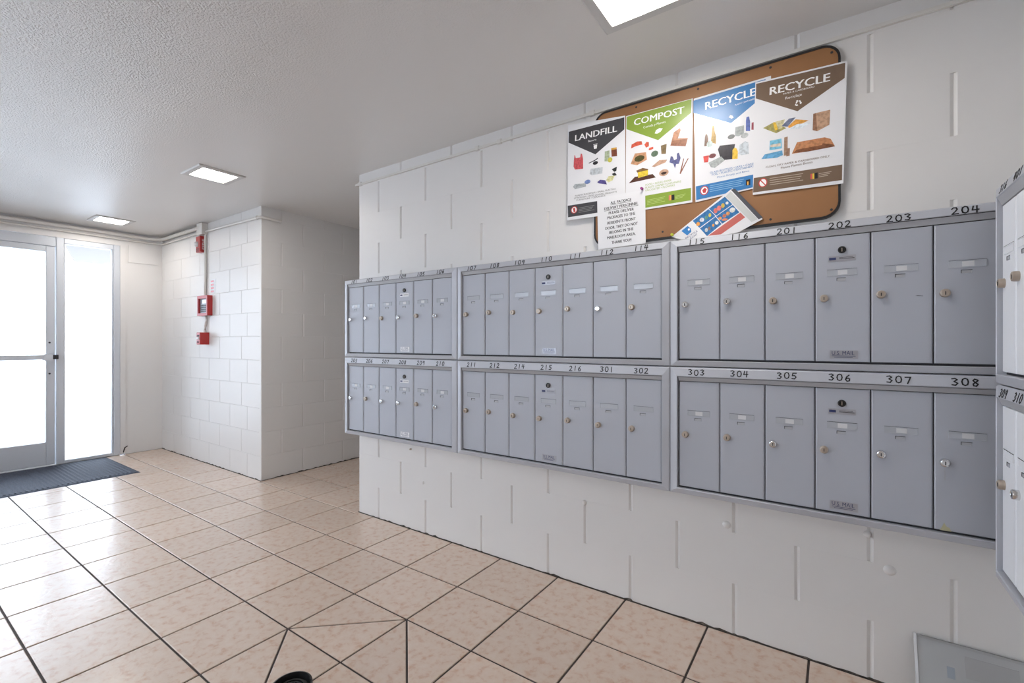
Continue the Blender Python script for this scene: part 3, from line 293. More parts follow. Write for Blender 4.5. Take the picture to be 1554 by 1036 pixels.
# ---------------------------------------------------------------- ceiling and walls
ceiling = struct('ceiling', MB().box((-6.14, -2.6, HT), (.665, 4.4, HT+.15)), 'ceil', 'low white sprayed ceiling, rough towards the entrance and smooth by the mailboxes', 'ceiling')
CH = .198
_bm = {}
def blocks(parent, org, ang, length, jA, jB, cx, cz, d):
    """courses of painted concrete blocks on the face through org; joints jA / jB on alternate courses, measured along the wall"""
    R = Matrix.Rotation(ang, 4, 'Z')
    for k in range(12):
        z0, z1 = k*CH, min((k+1)*CH, HT); js = [0]+[v for v in (jA if k % 2 == 0 else jB) if .02 < v < length-.02]+[length]
        for a, b in zip(js, js[1:]):
            key = (round(b-a, 4), round(z1-z0, 4), cx, cz, d)
            if key not in _bm:
                _bm[key] = MB().cbox((0, 0, 0), (b-a, .03, z1-z0), cx, cz, d).mesh('concrete_block', 'wall')
            o = link('concrete_block', _bm[key], parent); o.location = Vector(org) + R @ Vector((a, random.uniform(-.0006, .0006), z0)); o.rotation_euler = (0, 0, ang)
wb = struct('wall_back', MB().box((XC+.004, WY+.012, 0), (XR, WY+.2, HT)), 'joint', 'cream painted block wall carrying the grey mailboxes', 'wall')
ev = [-2.424, -2.001, -1.577, -1.158, -.740, -.322, .097]; od = [-2.216, -1.796, -1.375, -.959, -.538, -.114, .304]
blocks(wb, (XC, WY, 0), 0, XR-XC, [v-XC for v in ev], [v-XC for v in od], .009, 0, .0060)
wc = struct('wall_corner', MB().box((XD, WA+.012, 0), (XH-.012, WA+.2, HT)), 'joint', 'short cream block wall with the red fire alarm devices', 'wall')
blocks(wc, (XD, WA, 0), 0, XH-XD, [v-XD for v in (-5.64, -5.23, -4.82, -4.41, -4.10)], [v-XD for v in (-5.86, -5.44, -5.02, -4.60, -4.20)], .004, .0022, .0025)
wh = struct('wall_hallway', MB().box((XH-.2, WA+.012, 0), (XH-.012, 4.2, HT)), 'joint', 'shaded cream block wall running back into the hallway', 'wall')
# hallway face looks towards +x: along-wall axis = +y
jy = [2.335+.4*k for k in range(5)]; jy2 = [2.138+.4*k for k in range(6)]
blocks(wh, (XH, WA, 0), math.pi/2, 4.2-WA, [v-WA for v in jy], [v-WA for v in jy2], .006, .0004, .0035)
struct('wall_hallway_end', MB().box((XH-.2, 4.2, 0), (XC+.2, 4.35, HT)), 'plain', 'cream end wall of the dim hallway', 'wall')
struct('wall_hallway_side', MB().box((XC, WY+.2, 0), (XC+.15, 4.2, HT)), 'plain', 'hallway side of the block wall behind the mailboxes', 'wall')
struct('wall_right', MB().box((XR, -2.4, 0), (XR+.15, WY+.2, HT)), 'plain', 'cream wall on the right carrying more mailboxes', 'wall')
WX0, WX1, WZ0, WZ1 = -4.3, -2.1, .8, 2.08  # unseen window opening, added to bring daylight onto the mailbox wall
w2 = struct('fill_window', MB().box((WX0, -2.5, WZ0), (WX1, -2.45, WZ0+.05)).box((WX0, -2.5, WZ1-.05), (WX1, -2.45, WZ1)).box((WX0, -2.5, WZ0+.05), (WX0+.05, -2.45, WZ1-.05)).box((WX1-.05, -2.5, WZ0+.05), (WX1, -2.45, WZ1-.05)).box(((WX0+WX1)/2-.025, -2.5, WZ0+.05), ((WX0+WX1)/2+.025, -2.45, WZ1-.05)), 'alu', 'unseen aluminium window added behind the viewer for fill light', 'window')
obj('glass_pane', MB().box((WX0+.05, -2.478, WZ0+.05), (WX1-.05, -2.472, WZ1-.05)), 'glass', w2)
struct('wall_rear', MB().box((-6.1, -2.55, 0), (WX0, -2.4, HT)).box((WX1, -2.55, 0), (XR+.15, -2.4, HT)).box((WX0, -2.55, WZ1), (WX1, -2.4, HT)).box((WX0, -2.55, 0), (WX1, -2.4, WZ0)), 'plain', 'cream lobby wall behind the viewer', 'wall')
wl = MB().box((XD-.15, 1.649, 0), (XD, WA+.2, HT)).box((XD-.15, -1.32, 2.118), (XD, 1.649, HT)).box((XD-.15, -2.4, 0), (XD, -1.32, HT))
wleft = struct('wall_left', wl, 'plain', 'smooth cream wall beside and above the glass entrance door', 'wall')
obj('trim_strip', MB().box((XD, 1.606, .012), (XD+.012, 1.649, 2.15)), 'plain', wleft)
obj('access_panel', MB().box((XD, 1.672, 1.956), (XD+.007, 1.93, 2.13)), 'plain', wleft)
obj('header_board', MB().box((XD, -1.32, 2.112), (XD+.014, 1.649, 2.15)), 'plain', wleft)
# dirt caught along the foot of the block walls
def grime(parent, p0, p1, nrm):
    mb = MB(); p0, p1, nrm = Vector(p0), Vector(p1), Vector(nrm); n = int((p1-p0).length/.022); vs = []
    for k in range(n+1):
        p = p0.lerp(p1, k/n); hgt = .0025+.008*random.random()**4; w = .003+.003*random.random()
        vs += [p+Vector((0, 0, hgt))-nrm*.004, p+Vector((0, 0, hgt))+nrm*.0012, p+nrm*w+Vector((0, 0, .0012)), p-nrm*.004]
    fs = []
    for k in range(n):
        for q in range(3): fs.append((4*k+q, 4*k+4+q, 4*k+5+q, 4*k+1+q))
    mb.add(vs, fs); obj('grime_line', mb, 'grime', parent)
grime(wb, (XC, WY, 0), (XR, WY, 0), (0, -1, 0)); grime(wc, (XD, WA, 0), (XH, WA, 0), (0, -1, 0)); grime(wh, (XH, WA, 0), (XH, 4.0, 0), (1, 0, 0))
for x, z, rr in ((-.35, .422, .016), (.148, .382, .018), (.089, .488, .012), (-.963, .389, .012), (-2.02, .30, .008)):
    obj('paint_bump', MB().lathe([(rr, 0), (rr*.85, -.004), (rr*.4, -.007), (.001, -.0075)], (x, WY, z), 'y', 10), 'wall', wb, smooth=True)
obj('rusty_nail', MB().lathe([(.005, 0), (.005, -.012), (.002, -.013)], (-2.125, WY, .487), 'y', 8), 'bronze', wb)
# ---------------------------------------------------------------- entrance: storefront frame, doors, glass
F0, F1 = XD-.055, XD+.012
def frame_bar(n, a, b, parent, m='alu', c=.004):
    (x0, y0, z0), (x1, y1, z1) = a, b
    mb = MB(); mb.add([(x0,y0,z0),(x0,y1,z0),(x0,y1,z1),(x0,y0,z1),(x1-c,y0,z0),(x1-c,y1,z0),(x1-c,y1,z1),(x1-c,y0,z1),(x1,y0+c,z0+c),(x1,y1-c,z0+c),(x1,y1-c,z1-c),(x1,y0+c,z1-c)],
        [(0,1,2,3),(0,1,5,4),(1,2,6,5),(2,3,7,6),(3,0,4,7),(4,5,9,8),(5,6,10,9),(6,7,11,10),(7,4,8,11),(8,9,10,11)])
    return obj(n, mb, m, parent)
w1 = thing('window_1', 'grey aluminium entrance frame with a tall narrow sidelight right of the door', 'window'); w1['kind'] = 'structure'
for a, b in ((1.554, 1.606), (1.132+.004, 1.19), (-.83, -.77-.004), (-1.32, -1.268)):
    frame_bar('mullion', (F0, a, .004), (F1, b, 2.118), w1)
frame_bar('head_rail', (F0, -.77, 2.024), (F1-.004, 1.136, 2.110), w1)
frame_bar('head_rail', (F0, 1.19, 2.062), (F1-.004, 1.554, 2.112), w1); frame_bar('sill_rail', (F0, 1.19, .004), (F1-.002, 1.554, .034), w1)
frame_bar('head_rail', (F0, -1.268, 2.062), (F1-.004, -.83, 2.112), w1); frame_bar('sill_rail', (F0, -1.268, .004), (F1-.002, -.83, .034), w1)
frame_bar('glazing_bead', (F0+.01, 1.542, .034), (F1-.012, 1.554, 2.062), w1); frame_bar('glazing_bead', (F0+.01, 1.19, .034), (F1-.012, 1.198, 2.062), w1)
frame_bar('threshold', (F0, -.77, -.002), (F1, 1.136, .012), w1)
obj('glass_pane', MB().box((XD-.034, 1.196, .03), (XD-.028, 1.548, 2.066)), 'glass', w1)
obj('glass_pane', MB().box((XD-.034, -1.262, .03), (XD-.028, -.836, 2.066)), 'glass', w1)
def door(name, y0, y1, latch, label):
    t = thing(name, label, 'door', (XD, y0, 0)); t['kind'] = 'structure'; W = y1-y0; a, b = -.046, .004
    frame_bar('stile', (a, .003, .014), (b, .066, 2.021), t); frame_bar('stile', (a, W-.064, .014), (b, W-.003, 2.021), t)
    frame_bar('top_rail', (a, .066, 1.970), (b, W-.064, 2.021), t); frame_bar('bottom_rail', (a, .066, .014), (b, W-.064, .222), t)
    obj('glass_pane', MB().box((-.026, .060, .216), (-.020, W-.058, 1.976)), 'glass', t)
    bar = MB().box((.035, .055, .980), (.068, W-.075, 1.022)); bar.box((b-.001, .02, .975), (.06, .055, 1.027))
    obj('push_bar', bar, 'alu', t)
    lt = MB().cbox((0, 0, 0), (.001, .001, .001), 0, 0, 0); lt = MB().box((b-.001, W-.088, .972), (.074, W-.030, 1.030)); lb = obj('latch_case', lt, 'alu', t)
    if latch: obj('latch_bolt', MB().box((.012, W-.030, .982), (.05, W+.012, 1.022)), 'dark', lb)
    for z in (1.135, .85): obj('screw', MB().lathe([(.008, 0), (.008, .003), (.004, .0035)], (b, W-.040, z), 'x', 10), 'dark', t)
    return t
door('door_1', .18, 1.132, True, 'grey aluminium glass entrance door with a horizontal push bar')
door('door_2', -.77, .176, False, 'unseen second leaf of the glass entrance, added left of the first for light')  # unseen leaf added for light; the floor's bright reflection suggests wider glazing
# outside
struct('sidewalk', MB().box((-16, -9, -.25), (XD-.15, 10, -.03)), 'concrete', 'pale sunlit pavement outside the entrance', 'pavement')
struct('eave', MB().add([(-7.55,1.6,2.11),(-7.55,3.2,2.11),(XD-.15,3.2,2.13),(XD-.15,1.20,2.13),(-7.55,1.6,2.42),(-7.55,3.2,2.42),(XD-.15,3.2,2.42),(XD-.15,1.20,2.42)],
    [(0,3,2,1),(4,5,6,7),(0,1,5,4),(1,2,6,5),(2,3,7,6),(3,0,4,7)]), 'eave', 'white eave seen through the top of the sidelight', 'roof')
# ---------------------------------------------------------------- door mat
dm = thing('door_mat', 'dark slate-blue ribbed mat on the tiles at the entrance door', 'mat', (-5.46, .58, 0))
obj('mat_border', MB().add([(-.465,-.91,0),(.465,-.91,0),(.465,.915,0),(-.465,.915,0),(-.445,-.89,.006),(.445,-.89,.006),(.445,.895,.006),(-.445,.895,.006)],
    [(0,3,2,1),(0,1,5,4),(1,2,6,5),(2,3,7,6),(3,0,4,7),(4,5,6,7)]), 'mat', dm)
rb = MB(); n = 60
for k in range(n):   # ribs run across, towards the door
    y = -.87+1.75*k/n; rb.add([(-.425,y,.006),(.425,y,.006),(.425,y+.011,.0105),(-.425,y+.011,.0105),(.425,y+.022,.006),(-.425,y+.022,.006)], [(0,1,2,3),(3,2,4,5),(1,4,2),(0,3,5)])
o = obj('ribs', rb, 'mat', dm); o['kind'] = 'stuff'
# ---------------------------------------------------------------- ceiling lights
def ceiling_light(x, y, label, s=.142, dz=0):
    t = thing('ceiling_light', label, 'ceiling light', (x, y, HT), 0, 'square ceiling panels'); i = s-.040
    mb = MB(); rings = [(s, 0), (s, -.004), (s-.006, -.009), (i+.004, -.009), (i, -.004)]
    vs = [(sx*r, sy*r, z) for r, z in rings for sx, sy in ((-1,-1),(1,-1),(1,1),(-1,1))]
    mb.add(vs, [(k*4+q, k*4+(q+1) % 4, k*4+4+(q+1) % 4, k*4+4+q) for k in range(4) for q in range(4)]); obj('frame', mb, 'lampframe', t)
    obj('diffuser', MB().box((-i, -i, -.0045), (i, i, -.001)), 'led', t)
    return t
ceiling_light(-3.415, 1.42, 'square lit panel in the ceiling in front of the hallway')
ceiling_light(-5.46, 1.415, 'square lit panel in the ceiling nearest the entrance door')
ceiling_light(-.530, 1.435, 'square lit panel cut by the picture top above the mailboxes', .152)
for x, w in ((-4.8, 'second row, entrance side'), (-2.9, 'second row, middle'), (-1.0, 'second row, mailbox side')): ceiling_light(x, -.9, 'unseen square ceiling panel added behind the viewer for fill light, '+w, .142)  # unseen second row, added to brighten the room
# ---------------------------------------------------------------- conduits
def seg(*p): return p
def conduit(name, label, pts, r, clips=(), cat='conduit'):
    t = tag(obj(name, MB().tube(pts, r), 'pipe', None, smooth=True), label, cat); return t
def bend(a, c, b, n=6):
    a, c, b = Vector(a), Vector(c), Vector(b); return [a.lerp(c, k/n).lerp(c.lerp(b, k/n), k/n) for k in range(n+1)]
conduit('ceiling_conduit', 'thick painted conduit under the ceiling from above the door to the junction box',
        [(XD+.03, -1.6, 2.222), (XD+.03, 1.78, 2.222)]+bend((XD+.03, 1.80, 2.222), (XD+.03, WA-.03, 2.222), (XD+.2, WA-.03, 2.222))+[(-4.955, WA-.03, 2.222)], .017)
conduit('thin_conduit', 'thin painted conduit just below the thick one along door wall and alarm wall',
        [(XD+.02, -1.6, 2.178), (XD+.02, 1.85, 2.178)]+bend((XD+.02, 1.86, 2.178), (XD+.02, WA-.014, 2.178), (XD+.12, WA-.014, 2.178))+[(-5.02, WA-.014, 2.178)], .009)
cc = conduit('wall_conduit', 'painted conduit from the junction box to the hallway corner',
        [(-4.845, WA-.014, 2.178), (-4.4, WA-.014, 2.172), (XH-.02, WA-.014, 2.163)]+bend((XH-.01, WA-.014, 2.163), (XH+.018, WA-.014, 2.163), (XH+.018, WA+.02, 2.163))+[(XH+.018, WA+.16, 2.160)], .011)
obj('pipe_strap', MB().tube([(XH-.05, WA-.014, 2.164), (XH-.035, WA-.014, 2.164)], .0155), 'pipe', cc)
jb = thing('junction_box', 'square pale junction box under the ceiling above the red fire horn', 'junction box', (-4.895, WA, 0))
obj('box_body', MB().cbox((-.053, -.05, 2.150), (.053, -.002, HT-.006), .004, .004, .003), 'pipe', jb)
obj('cover_plate', MB().cbox((-.058, -.054, 2.148), (.058, -.049, HT-.004), .002, .002, .001), 'pipe', jb)
conduit('alarm_conduit', 'thin bent conduit dropping from the junction box to the red alarm panel',
        [(-4.865, WA-.012, 2.149), (-4.865, WA-.012, 1.80), (-4.868, WA-.012, 1.72), (-4.874, WA-.012, 1.66), (-4.874, WA-.012, 1.574)], .011)
conduit('pull_station_conduit', 'short bent conduit between the red alarm panel and the pull station',
        [(-4.85, WA-.012, 1.386), (-4.85, WA-.012, 1.34), (-4.872, WA-.012, 1.29), (-4.876, WA-.012, 1.25), (-4.876, WA-.012, 1.229)], .010)
rw = MB().box((XC-.015, WY-.013, 2.185), (-1.60, WY-.0005, 2.198)); rw.box((-1.60, WY-.012, 2.186), (XR-.002, WY-.0005, 2.199))
rw.box((XC-.022, WY-.012, 2.185), (XC-.004, WY+.10, 2.198))
rwo = tag(obj('wire_raceway', rw, 'pipe'), 'slim painted raceway along the mailbox wall below the ceiling', 'raceway')
for x in (XC+.03, -1.60, -1.45, -.92): obj('clip', MB().box((x-.012, WY-.016, 2.181), (x+.012, WY-.0005, 2.203)), 'pipe', rwo)
# ---------------------------------------------------------------- fire devices
fh = thing('fire_horn_strobe', 'red fire horn with white strobe dome just under the junction box', 'fire alarm', (-4.945, WA, 2.064))
obj('back_box', MB().cbox((-.045, -.046, -.075), (.045, -.0005, .075), .006, .006, .005), 'red', fh)
obj('strobe_lens', MB().lathe([(.026, -.046), (.025, -.056), (.018, -.066), (.006, -.071), (.001, -.072)], (-.012, 0, 0), 'y', 16), 'lens', fh, smooth=True)
mb = MB(); v, f = text2d('FIRE', .02)
mb.add([(.0456, -.012-.022*q, -.05+.10*p) for p, q in [(a, b*.7) for a, b in v]], f); obj('lettering', mb, 'paper', fh)
mb = MB()
for k in range(5): mb.box((-.035, -.0466, -.07+.007*k), (.03, -.046, -.067+.007*k))
obj('horn_slots', mb, 'dark', fh)
fp = thing('fire_alarm_panel', 'red framed fire alarm panel with a grey keypad and small white screen', 'alarm panel', (-4.852, WA, 1.48))
mb = MB().box((-.105, -.012, -.093), (.105, -.0005, .093))
mb.box((-.105, -.046, -.093), (-.083, -.012, .093)).box((.083, -.046, -.093), (.105, -.012, .093)).box((-.083, -.046, .066), (.083, -.012, .093)).box((-.083, -.046, -.093), (.083, -.012, -.07))
obj('housing', mb, 'red', fp)
kp = obj('keypad_face', MB().box((-.083, -.030, -.07), (.083, -.012, .066)), 'greyface', fp)
obj('screen', MB().box((-.03, -.0325, .02), (.066, -.030, .055)), 'lens', kp)
mb = MB()
for r in range(4):
    for c in range(5): mb.box((-.06+.027*c, -.0330, -.058+.018*r), (-.044+.027*c, -.030, -.047+.018*r))
obj('keys', mb, 'black', kp)
fs = thing('fire_pull_station', 'small red pull station with a white handle, lowest of the red devices', 'pull station', (-4.850, WA, 1.172))
obj('back_box', MB().box((-.036, -.05, -.055), (.036, -.0005, .057)), 'red', fs)
obj('front_plate', MB().cbox((-.036, -.080, -.055), (.036, -.05, .057), .004, .004, .004), 'red', fs)
obj('pull_handle', MB().cbox((-.026, -.090, -.006), (.026, -.080, .014), .003, .003, .003), 'paper', fs)
obj('slot', MB().box((-.022, -.0812, .018), (.022, -.080, .034)), 'dark', fs)
obj('key_lock', MB().lathe([(.007, 0), (.007, -.006), (.004, -.007)], (0, -.080, -.032), 'y', 10), 'black', fs)
sk = thing('striped_sticker', 'small faded red and white striped sticker above the alarm panel', 'sticker', (-4.752, WA, 1.66))
obj('sheet', MB().box((-.028, -.0012, -.065), (.075, -.0002, .062)), 'paper', sk)
for k in range(4): obj('stripe', MB().box((-.028, -.0018, -.058+.031*k), (.028, -.0012, -.042+.031*k)), cmat((.62, .08, .09)), sk)
# ---------------------------------------------------------------- mailboxes
DIG = {'0': [[(.5,1),(.15,.85),(.02,.5),(.15,.12),(.5,0),(.85,.12),(.98,.5),(.85,.88),(.5,1)]], '1': [[(.5,1),(.46,0)]],
 '2': [[(.05,.82),(.3,1),(.7,.98),(.85,.74),(.6,.45),(.05,.02),(1,.05)]], '3': [[(.05,.92),(.5,1),(.85,.82),(.4,.55),(.9,.32),(.6,.03),(.05,.08)]],
 '4': [[(.2,1),(.02,.42),(.98,.45)],[(.72,1),(.66,0)]], '5': [[(.95,.98),(.25,.97),(.15,.55),(.6,.58),(.9,.33),(.6,.03),(.05,.06)]],
 '6': [[(.75,1),(.3,.7),(.08,.3),(.35,.02),(.8,.1),(.85,.4),(.5,.52),(.12,.35)]], '7': [[(.05,.95),(.95,.98),(.45,.02)]],
 '8': [[(.75,.9),(.4,1),(.15,.8),(.4,.55),(.85,.3),(.6,.02),(.2,.08),(.15,.32),(.5,.55),(.85,.8),(.75,.9)]], '9': [[(.9,.85),(.5,1),(.1,.75),(.35,.52),(.85,.65),(.9,.9),(.8,0)]]}
def number_mesh(s, h=.021, cw=.0145, gap=.0075, w=.0034):
    mb = MB(); tot = len(s)*cw+(len(s)-1)*gap; x = -tot/2
    for ch in s:
        dz = random.uniform(-.0012, .0012)
        for st in DIG[ch]:
            p = [Vector((x+a*cw, (b-.5)*h+dz)) for a, b in st]
            for a, b in zip(p, p[1:]):
                d = (b-a).normalized(); nn = Vector((-d.y, d.x))*w/2; e = d*w*.35; q = [a-e-nn, b+e-nn, b+e+nn, a-e+nn]
                mb.plate([(k.x, k.y) for k in q], 0, .0006)
        x += cw+gap
    return mb
_holder = MB().box((-.041,-.0016,-.0105),(.041,-.0002,-.0085)).box((-.041,-.0016,.0085),(.041,-.0002,.0105)).box((-.041,-.0016,-.0085),(-.039,-.0002,.0085)).box((.039,-.0016,-.0085),(.041,-.0002,.0085)).box((-.039,-.0006,-.0085),(.039,-.0002,.0085),0).box((-.041,-.0018,.0105),(.041,-.0002,.0114),1).mesh('card_holder', ['holder','dark'])  # dark strip above the top bar is painted shadow
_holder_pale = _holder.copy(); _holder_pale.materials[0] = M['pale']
_slot = MB().box((-.0125,-.0014,-.0055),(.0125,-.0002,-.004)).box((-.0125,-.0014,.004),(.0125,-.0002,.0055),1).box((-.0125,-.0014,-.004),(-.011,-.0002,.004),1).box((.011,-.0014,-.004),(.0125,-.0002,.004)).box((-.011,-.0005,-.004),(.011,-.0002,.004),2).mesh('view_slot', ['holder','dark','lip'])
_lock = {k: MB().lathe([(.0125,0),(.0125,-.009),(.0112,-.0125),(.0085,-.0135),(.008,-.0128)],(0,0,0),'y',20).box((-.0012,-.0136,-.0055),(.0012,-.0120,.0045),1).mesh('lock',[k,'dark'],True) for k in ('chrome','bronze')}
_arrow = MB().lathe([(.0115,0),(.0115,-.004),(.0095,-.005),(.0085,-.003)],(0,0,0),'y',20).box((-.001,-.0045,-.006),(.001,-.0028,.006),1).mesh('arrow_lock',['black','bronze'],True)
_card = MB().box((-.013,-.0011,-.0075),(.013,-.0006,.0075)).mesh('name_card','card')
def sticker(w, h, words, white):
    mb = MB().box((-w/2,-.0009,-h/2),(w/2,-.0002,h/2),0)
    if words:
        add_text(mb, words, (-w*.42, -h*.04), (w*.38, -h*.04), h*.46, -.0011, 1, 0)
        for k in range(2): mb.box((-w*.42+.006*k,-.0012,-h*(.20+.16*k)),(w*.42-.008*k,-.0009,-h*(.15+.16*k)),1)
    else:
        mb.box((-w*.47,-.0012,-h*.20),(-w*.22,-.0009,h*.22),1); mb.box((-w*.10,-.0012,-h*.1),(w*.45,-.0009,-h*.02),2); mb.box((-w*.10,-.0012,h*.12),(w*.40,-.0009,h*.18),2)
    return mb.mesh('sticker', ['paper' if white else 'plate', 'blueink', 'dark'])
_mail = {w: sticker(.076, .028, 'U.S. MAIL', w) for w in (0, 1)}; _plate = {w: sticker(.074, .019, None, w) for w in (0, 1)}
def rail(c0, c1, ring):  # mitred rail between corner c0 and c1; ring = [(outer/inner pairs per profile point)]
    pass
def mailbox_bank(label, loc, rz, W, x0, pitch, nums, finish, Z, style, reach=None):
    """loc: outer lower-left front; Z = (outer top, band bottom, door top, door bottom, outer bottom)"""
    zt, zl, zd, zb, zo = Z; n = len(nums); x1 = x0+n*pitch
    t = thing('mailbox_bank', label, 'mailboxes', (loc[0], loc[1], zo), rz, 'apartment mailbox banks')
    P = lambda z: z-zo
    obj('body', MB().box((.002, .0125, .002), (W-.002, .094, zt-zo-.002)), 'lip', t)
    obj('recess', MB().box((x0-.002, .009, P(zb)-.008), (x1+.002, .0125, P(zl))), 'dark', t)
    out = [(0, 0), (W, 0), (W, P(zt)), (0, P(zt))]; inn = [(x0-.003, P(zb)-.006), (x1+.003, P(zb)-.006), (x1+.003, P(zl)), (x0-.003, P(zl))]
    prof = [(0, .0125), (0, -.001), (.14, -.0055), (.93, -.0115), (1, -.0095), (1, .0085)]
    for k, nm in enumerate(('bottom_rail', 'right_stile', 'top_rail', 'left_stile')):
        a, b = k, (k+1) % 4; vs = []
        for c in (a, b):
            for tt, y in prof: vs.append((out[c][0]+(inn[c][0]-out[c][0])*tt, y, out[c][1]+(inn[c][1]-out[c][1])*tt))
        m = len(prof); fs_ = [(i, (i+1) % m, m+(i+1) % m, m+i) for i in range(m)]+[tuple(range(m)), tuple(range(2*m-1, m-1, -1))]
        r = obj('frame_rail', MB().add(vs, fs_), 'frame', t)
        if k == 2: top = r
    obj('lip', MB().add([(x0,-.009,P(zl)),(x1,-.009,P(zl)),(x1,-.001,P(zd)+.001),(x0,-.001,P(zd)+.001),(x0,.008,P(zl)),(x1,.008,P(zl)),(x1,.008,P(zd)+.001),(x0,.008,P(zd)+.001)],
        [(0,1,2,3),(4,5,6,7),(0,1,5,4),(1,2,6,5),(2,3,7,6),(3,0,4,7)]), 'lip', t)
    dmesh = MB().cbox((.0016, 0, 0), (pitch-.0016, .0085, zd-zb-.002), .0036, .0015, .0030)
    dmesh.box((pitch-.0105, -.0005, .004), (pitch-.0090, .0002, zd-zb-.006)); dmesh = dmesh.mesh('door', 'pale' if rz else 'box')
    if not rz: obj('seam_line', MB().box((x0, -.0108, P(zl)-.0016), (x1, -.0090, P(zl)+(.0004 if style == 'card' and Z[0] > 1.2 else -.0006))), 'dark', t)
    for i, s in enumerate(nums):
        xd = x0+i*pitch; master = (i == 3)
        d = link('door', dmesh, t, (xd, 0, P(zb)+.001)); top_ = zd-zb
        q = pitch/.15
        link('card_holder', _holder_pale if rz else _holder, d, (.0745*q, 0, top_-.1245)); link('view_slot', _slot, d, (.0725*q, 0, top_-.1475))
        if style != 'bare' : link('name_card', _card, d, (.076*q, 0, top_-.1245))
        f = finish[i]
        if f: link('lock', _lock['chrome' if f == 'c' else 'bronze'], d, (.0255*q, 0, top_-.2085 + (.005 if i % 3 == 1 else 0)))
        if master:
            link('arrow_lock', _arrow, d, (.0745*q, 0, top_-.050)); wst = 1 if style == 'white' else 0
            link('arrow_plate', _plate[wst], d, (.0745*q, 0, top_-.078)); link('mail_sticker', _mail[wst], d, (.079*q, 0, .024))
        if s == '308':
            obj('stain', MB().plate([(.014, .0), (.040, .0), (.036, .010), (.029, .013), (.024, .024), (.019, .010)], -.0004, .0003), 'stain', d)
            obj('scuff', MB().plate([(.024, top_-.262), (.027, top_-.262), (.0265, top_-.228), (.0245, top_-.230)], -.0004, .0003), 'lip', d)
        if s == '203': obj('pen_mark', MB().plate([(.108, top_-.213), (.127, top_-.2145), (.127, top_-.2135), (.114, top_-.2118)], -.0004, .0003), 'ink', d)
        nm = number_mesh(s); zc = (P(zt)+P(zl))/2-.001; ty = -.0075
        o = obj('number', nm, 'ink', top, (xd+.068*q, 0, zc)); slope = math.atan2(.006, (zt-zl)*.79)
        o.rotation_euler = (slope*-1, 0, 0); o.location.y = -.0086-.0009
    return t
UP = (1.540, 1.512, 1.492, 1.072, 1.0435); LO = (1.0405, 1.003, .985, .572, .543)
BANKS = [
 ('grey six-door mailbox bank numbered 101 to 106, top row by the hallway', -2.643, .978, .037, .1507, ['101','102','103','104','105','106'], 'ccbcbc', UP, 'white'),
 ('grey seven-door mailbox bank numbered 107 to 114, middle of the top row', -1.6635, 1.1215, .0335, .1508, ['107','108','109','110','111','112','114'], 'bbbbbcb', UP, 'bare'),
 ('grey six-door mailbox bank numbered 115 to 204 under the notice board', -.5405, .985, .0325, .1505, ['115','116','201','202','203','204'], 'ccbbbb', UP, 'card'),
 ('grey six-door mailbox bank numbered 205 to 210, bottom row by the hallway', -2.643, .978, .037, .1507, ['205','206','207','208','209','210'], 'cbccbc', LO, 'white'),
 ('grey seven-door mailbox bank numbered 211 to 302, middle of the bottom row', -1.6635, 1.1215, .0335, .1508, ['211','212','214','215','216','301','302'], 'bbbbbbb', LO, 'bare'),
 ('grey six-door mailbox bank numbered 303 to 308, bottom row beside the right wall', -.5405, .985, .0325, .1505, ['303','304','305','306','307','308'], 'bbcbcc', LO, 'card')]
for lb, x, W, x0, pt, nums, fin, Z, st in BANKS: mailbox_bank(lb, (x, DY, 0), 0, W, x0, pt, nums, fin, Z, st)
RU = (1.555, 1.522, 1.500, 1.058, 1.0255); RL = (1.0225, .990, .970, .533, .499)
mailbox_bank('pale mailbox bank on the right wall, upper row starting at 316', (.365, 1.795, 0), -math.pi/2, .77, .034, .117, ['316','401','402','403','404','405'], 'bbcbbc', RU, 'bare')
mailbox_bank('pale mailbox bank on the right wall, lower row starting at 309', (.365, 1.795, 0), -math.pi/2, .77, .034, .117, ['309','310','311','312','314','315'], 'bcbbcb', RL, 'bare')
# ---------------------------------------------------------------- notice board and papers
def PW(x, z, y): k = y/WY; return (x*k, HC+(z-HC)*k)
yb = WY-.018
bx0, bz1 = PW(-.914, 2.186, yb); bx1, bz0 = PW(.016, 1.574, yb)
nb = thing('notice_board', 'brown hardboard notice board with rounded corners and black edging above the mailboxes', 'notice board', ((bx0+bx1)/2, yb, (bz0+bz1)/2))
hw, hh = (bx1-bx0)/2, (bz1-bz0)/2
obj('panel', MB().plate(rrect(-hw+.004, -hh+.004, hw-.004, hh-.004, .052), 0, .0165), 'cork', nb)
e0, e1 = rrect(-hw, -hh, hw, hh, .056), rrect(-hw+.0075, -hh+.0075, hw-.0075, hh-.0075, .0485)
mb = MB(); n = len(e0); vs = [(x, -.0022, z) for x, z in e1]+[(x, -.0022, z) for x, z in e0]+[(x, .0165, z) for x, z in e0]+[(x, .001, z) for x, z in e1]
mb.add(vs, [(q*n+i, q*n+(i+1) % n, ((q+1) % 4)*n+(i+1) % n, ((q+1) % 4)*n+i) for q in range(4) for i in range(n)])
obj('edge_strip', mb, 'rubber', nb)
for x, z in ((-.715,2.165),(-.457,2.165),(-.199,2.165),(-.010,2.154),(-.199,1.597),(-.011,1.603),(-.60,1.605),(-.885,1.90)):
    px, pz = PW(x, z, yb); obj('screw', MB().lathe([(.0045, 0), (.004, -.0015), (.001, -.002)], (px-(bx0+bx1)/2, 0, pz-(bz0+bz1)/2), 'y', 8), 'dark', nb)
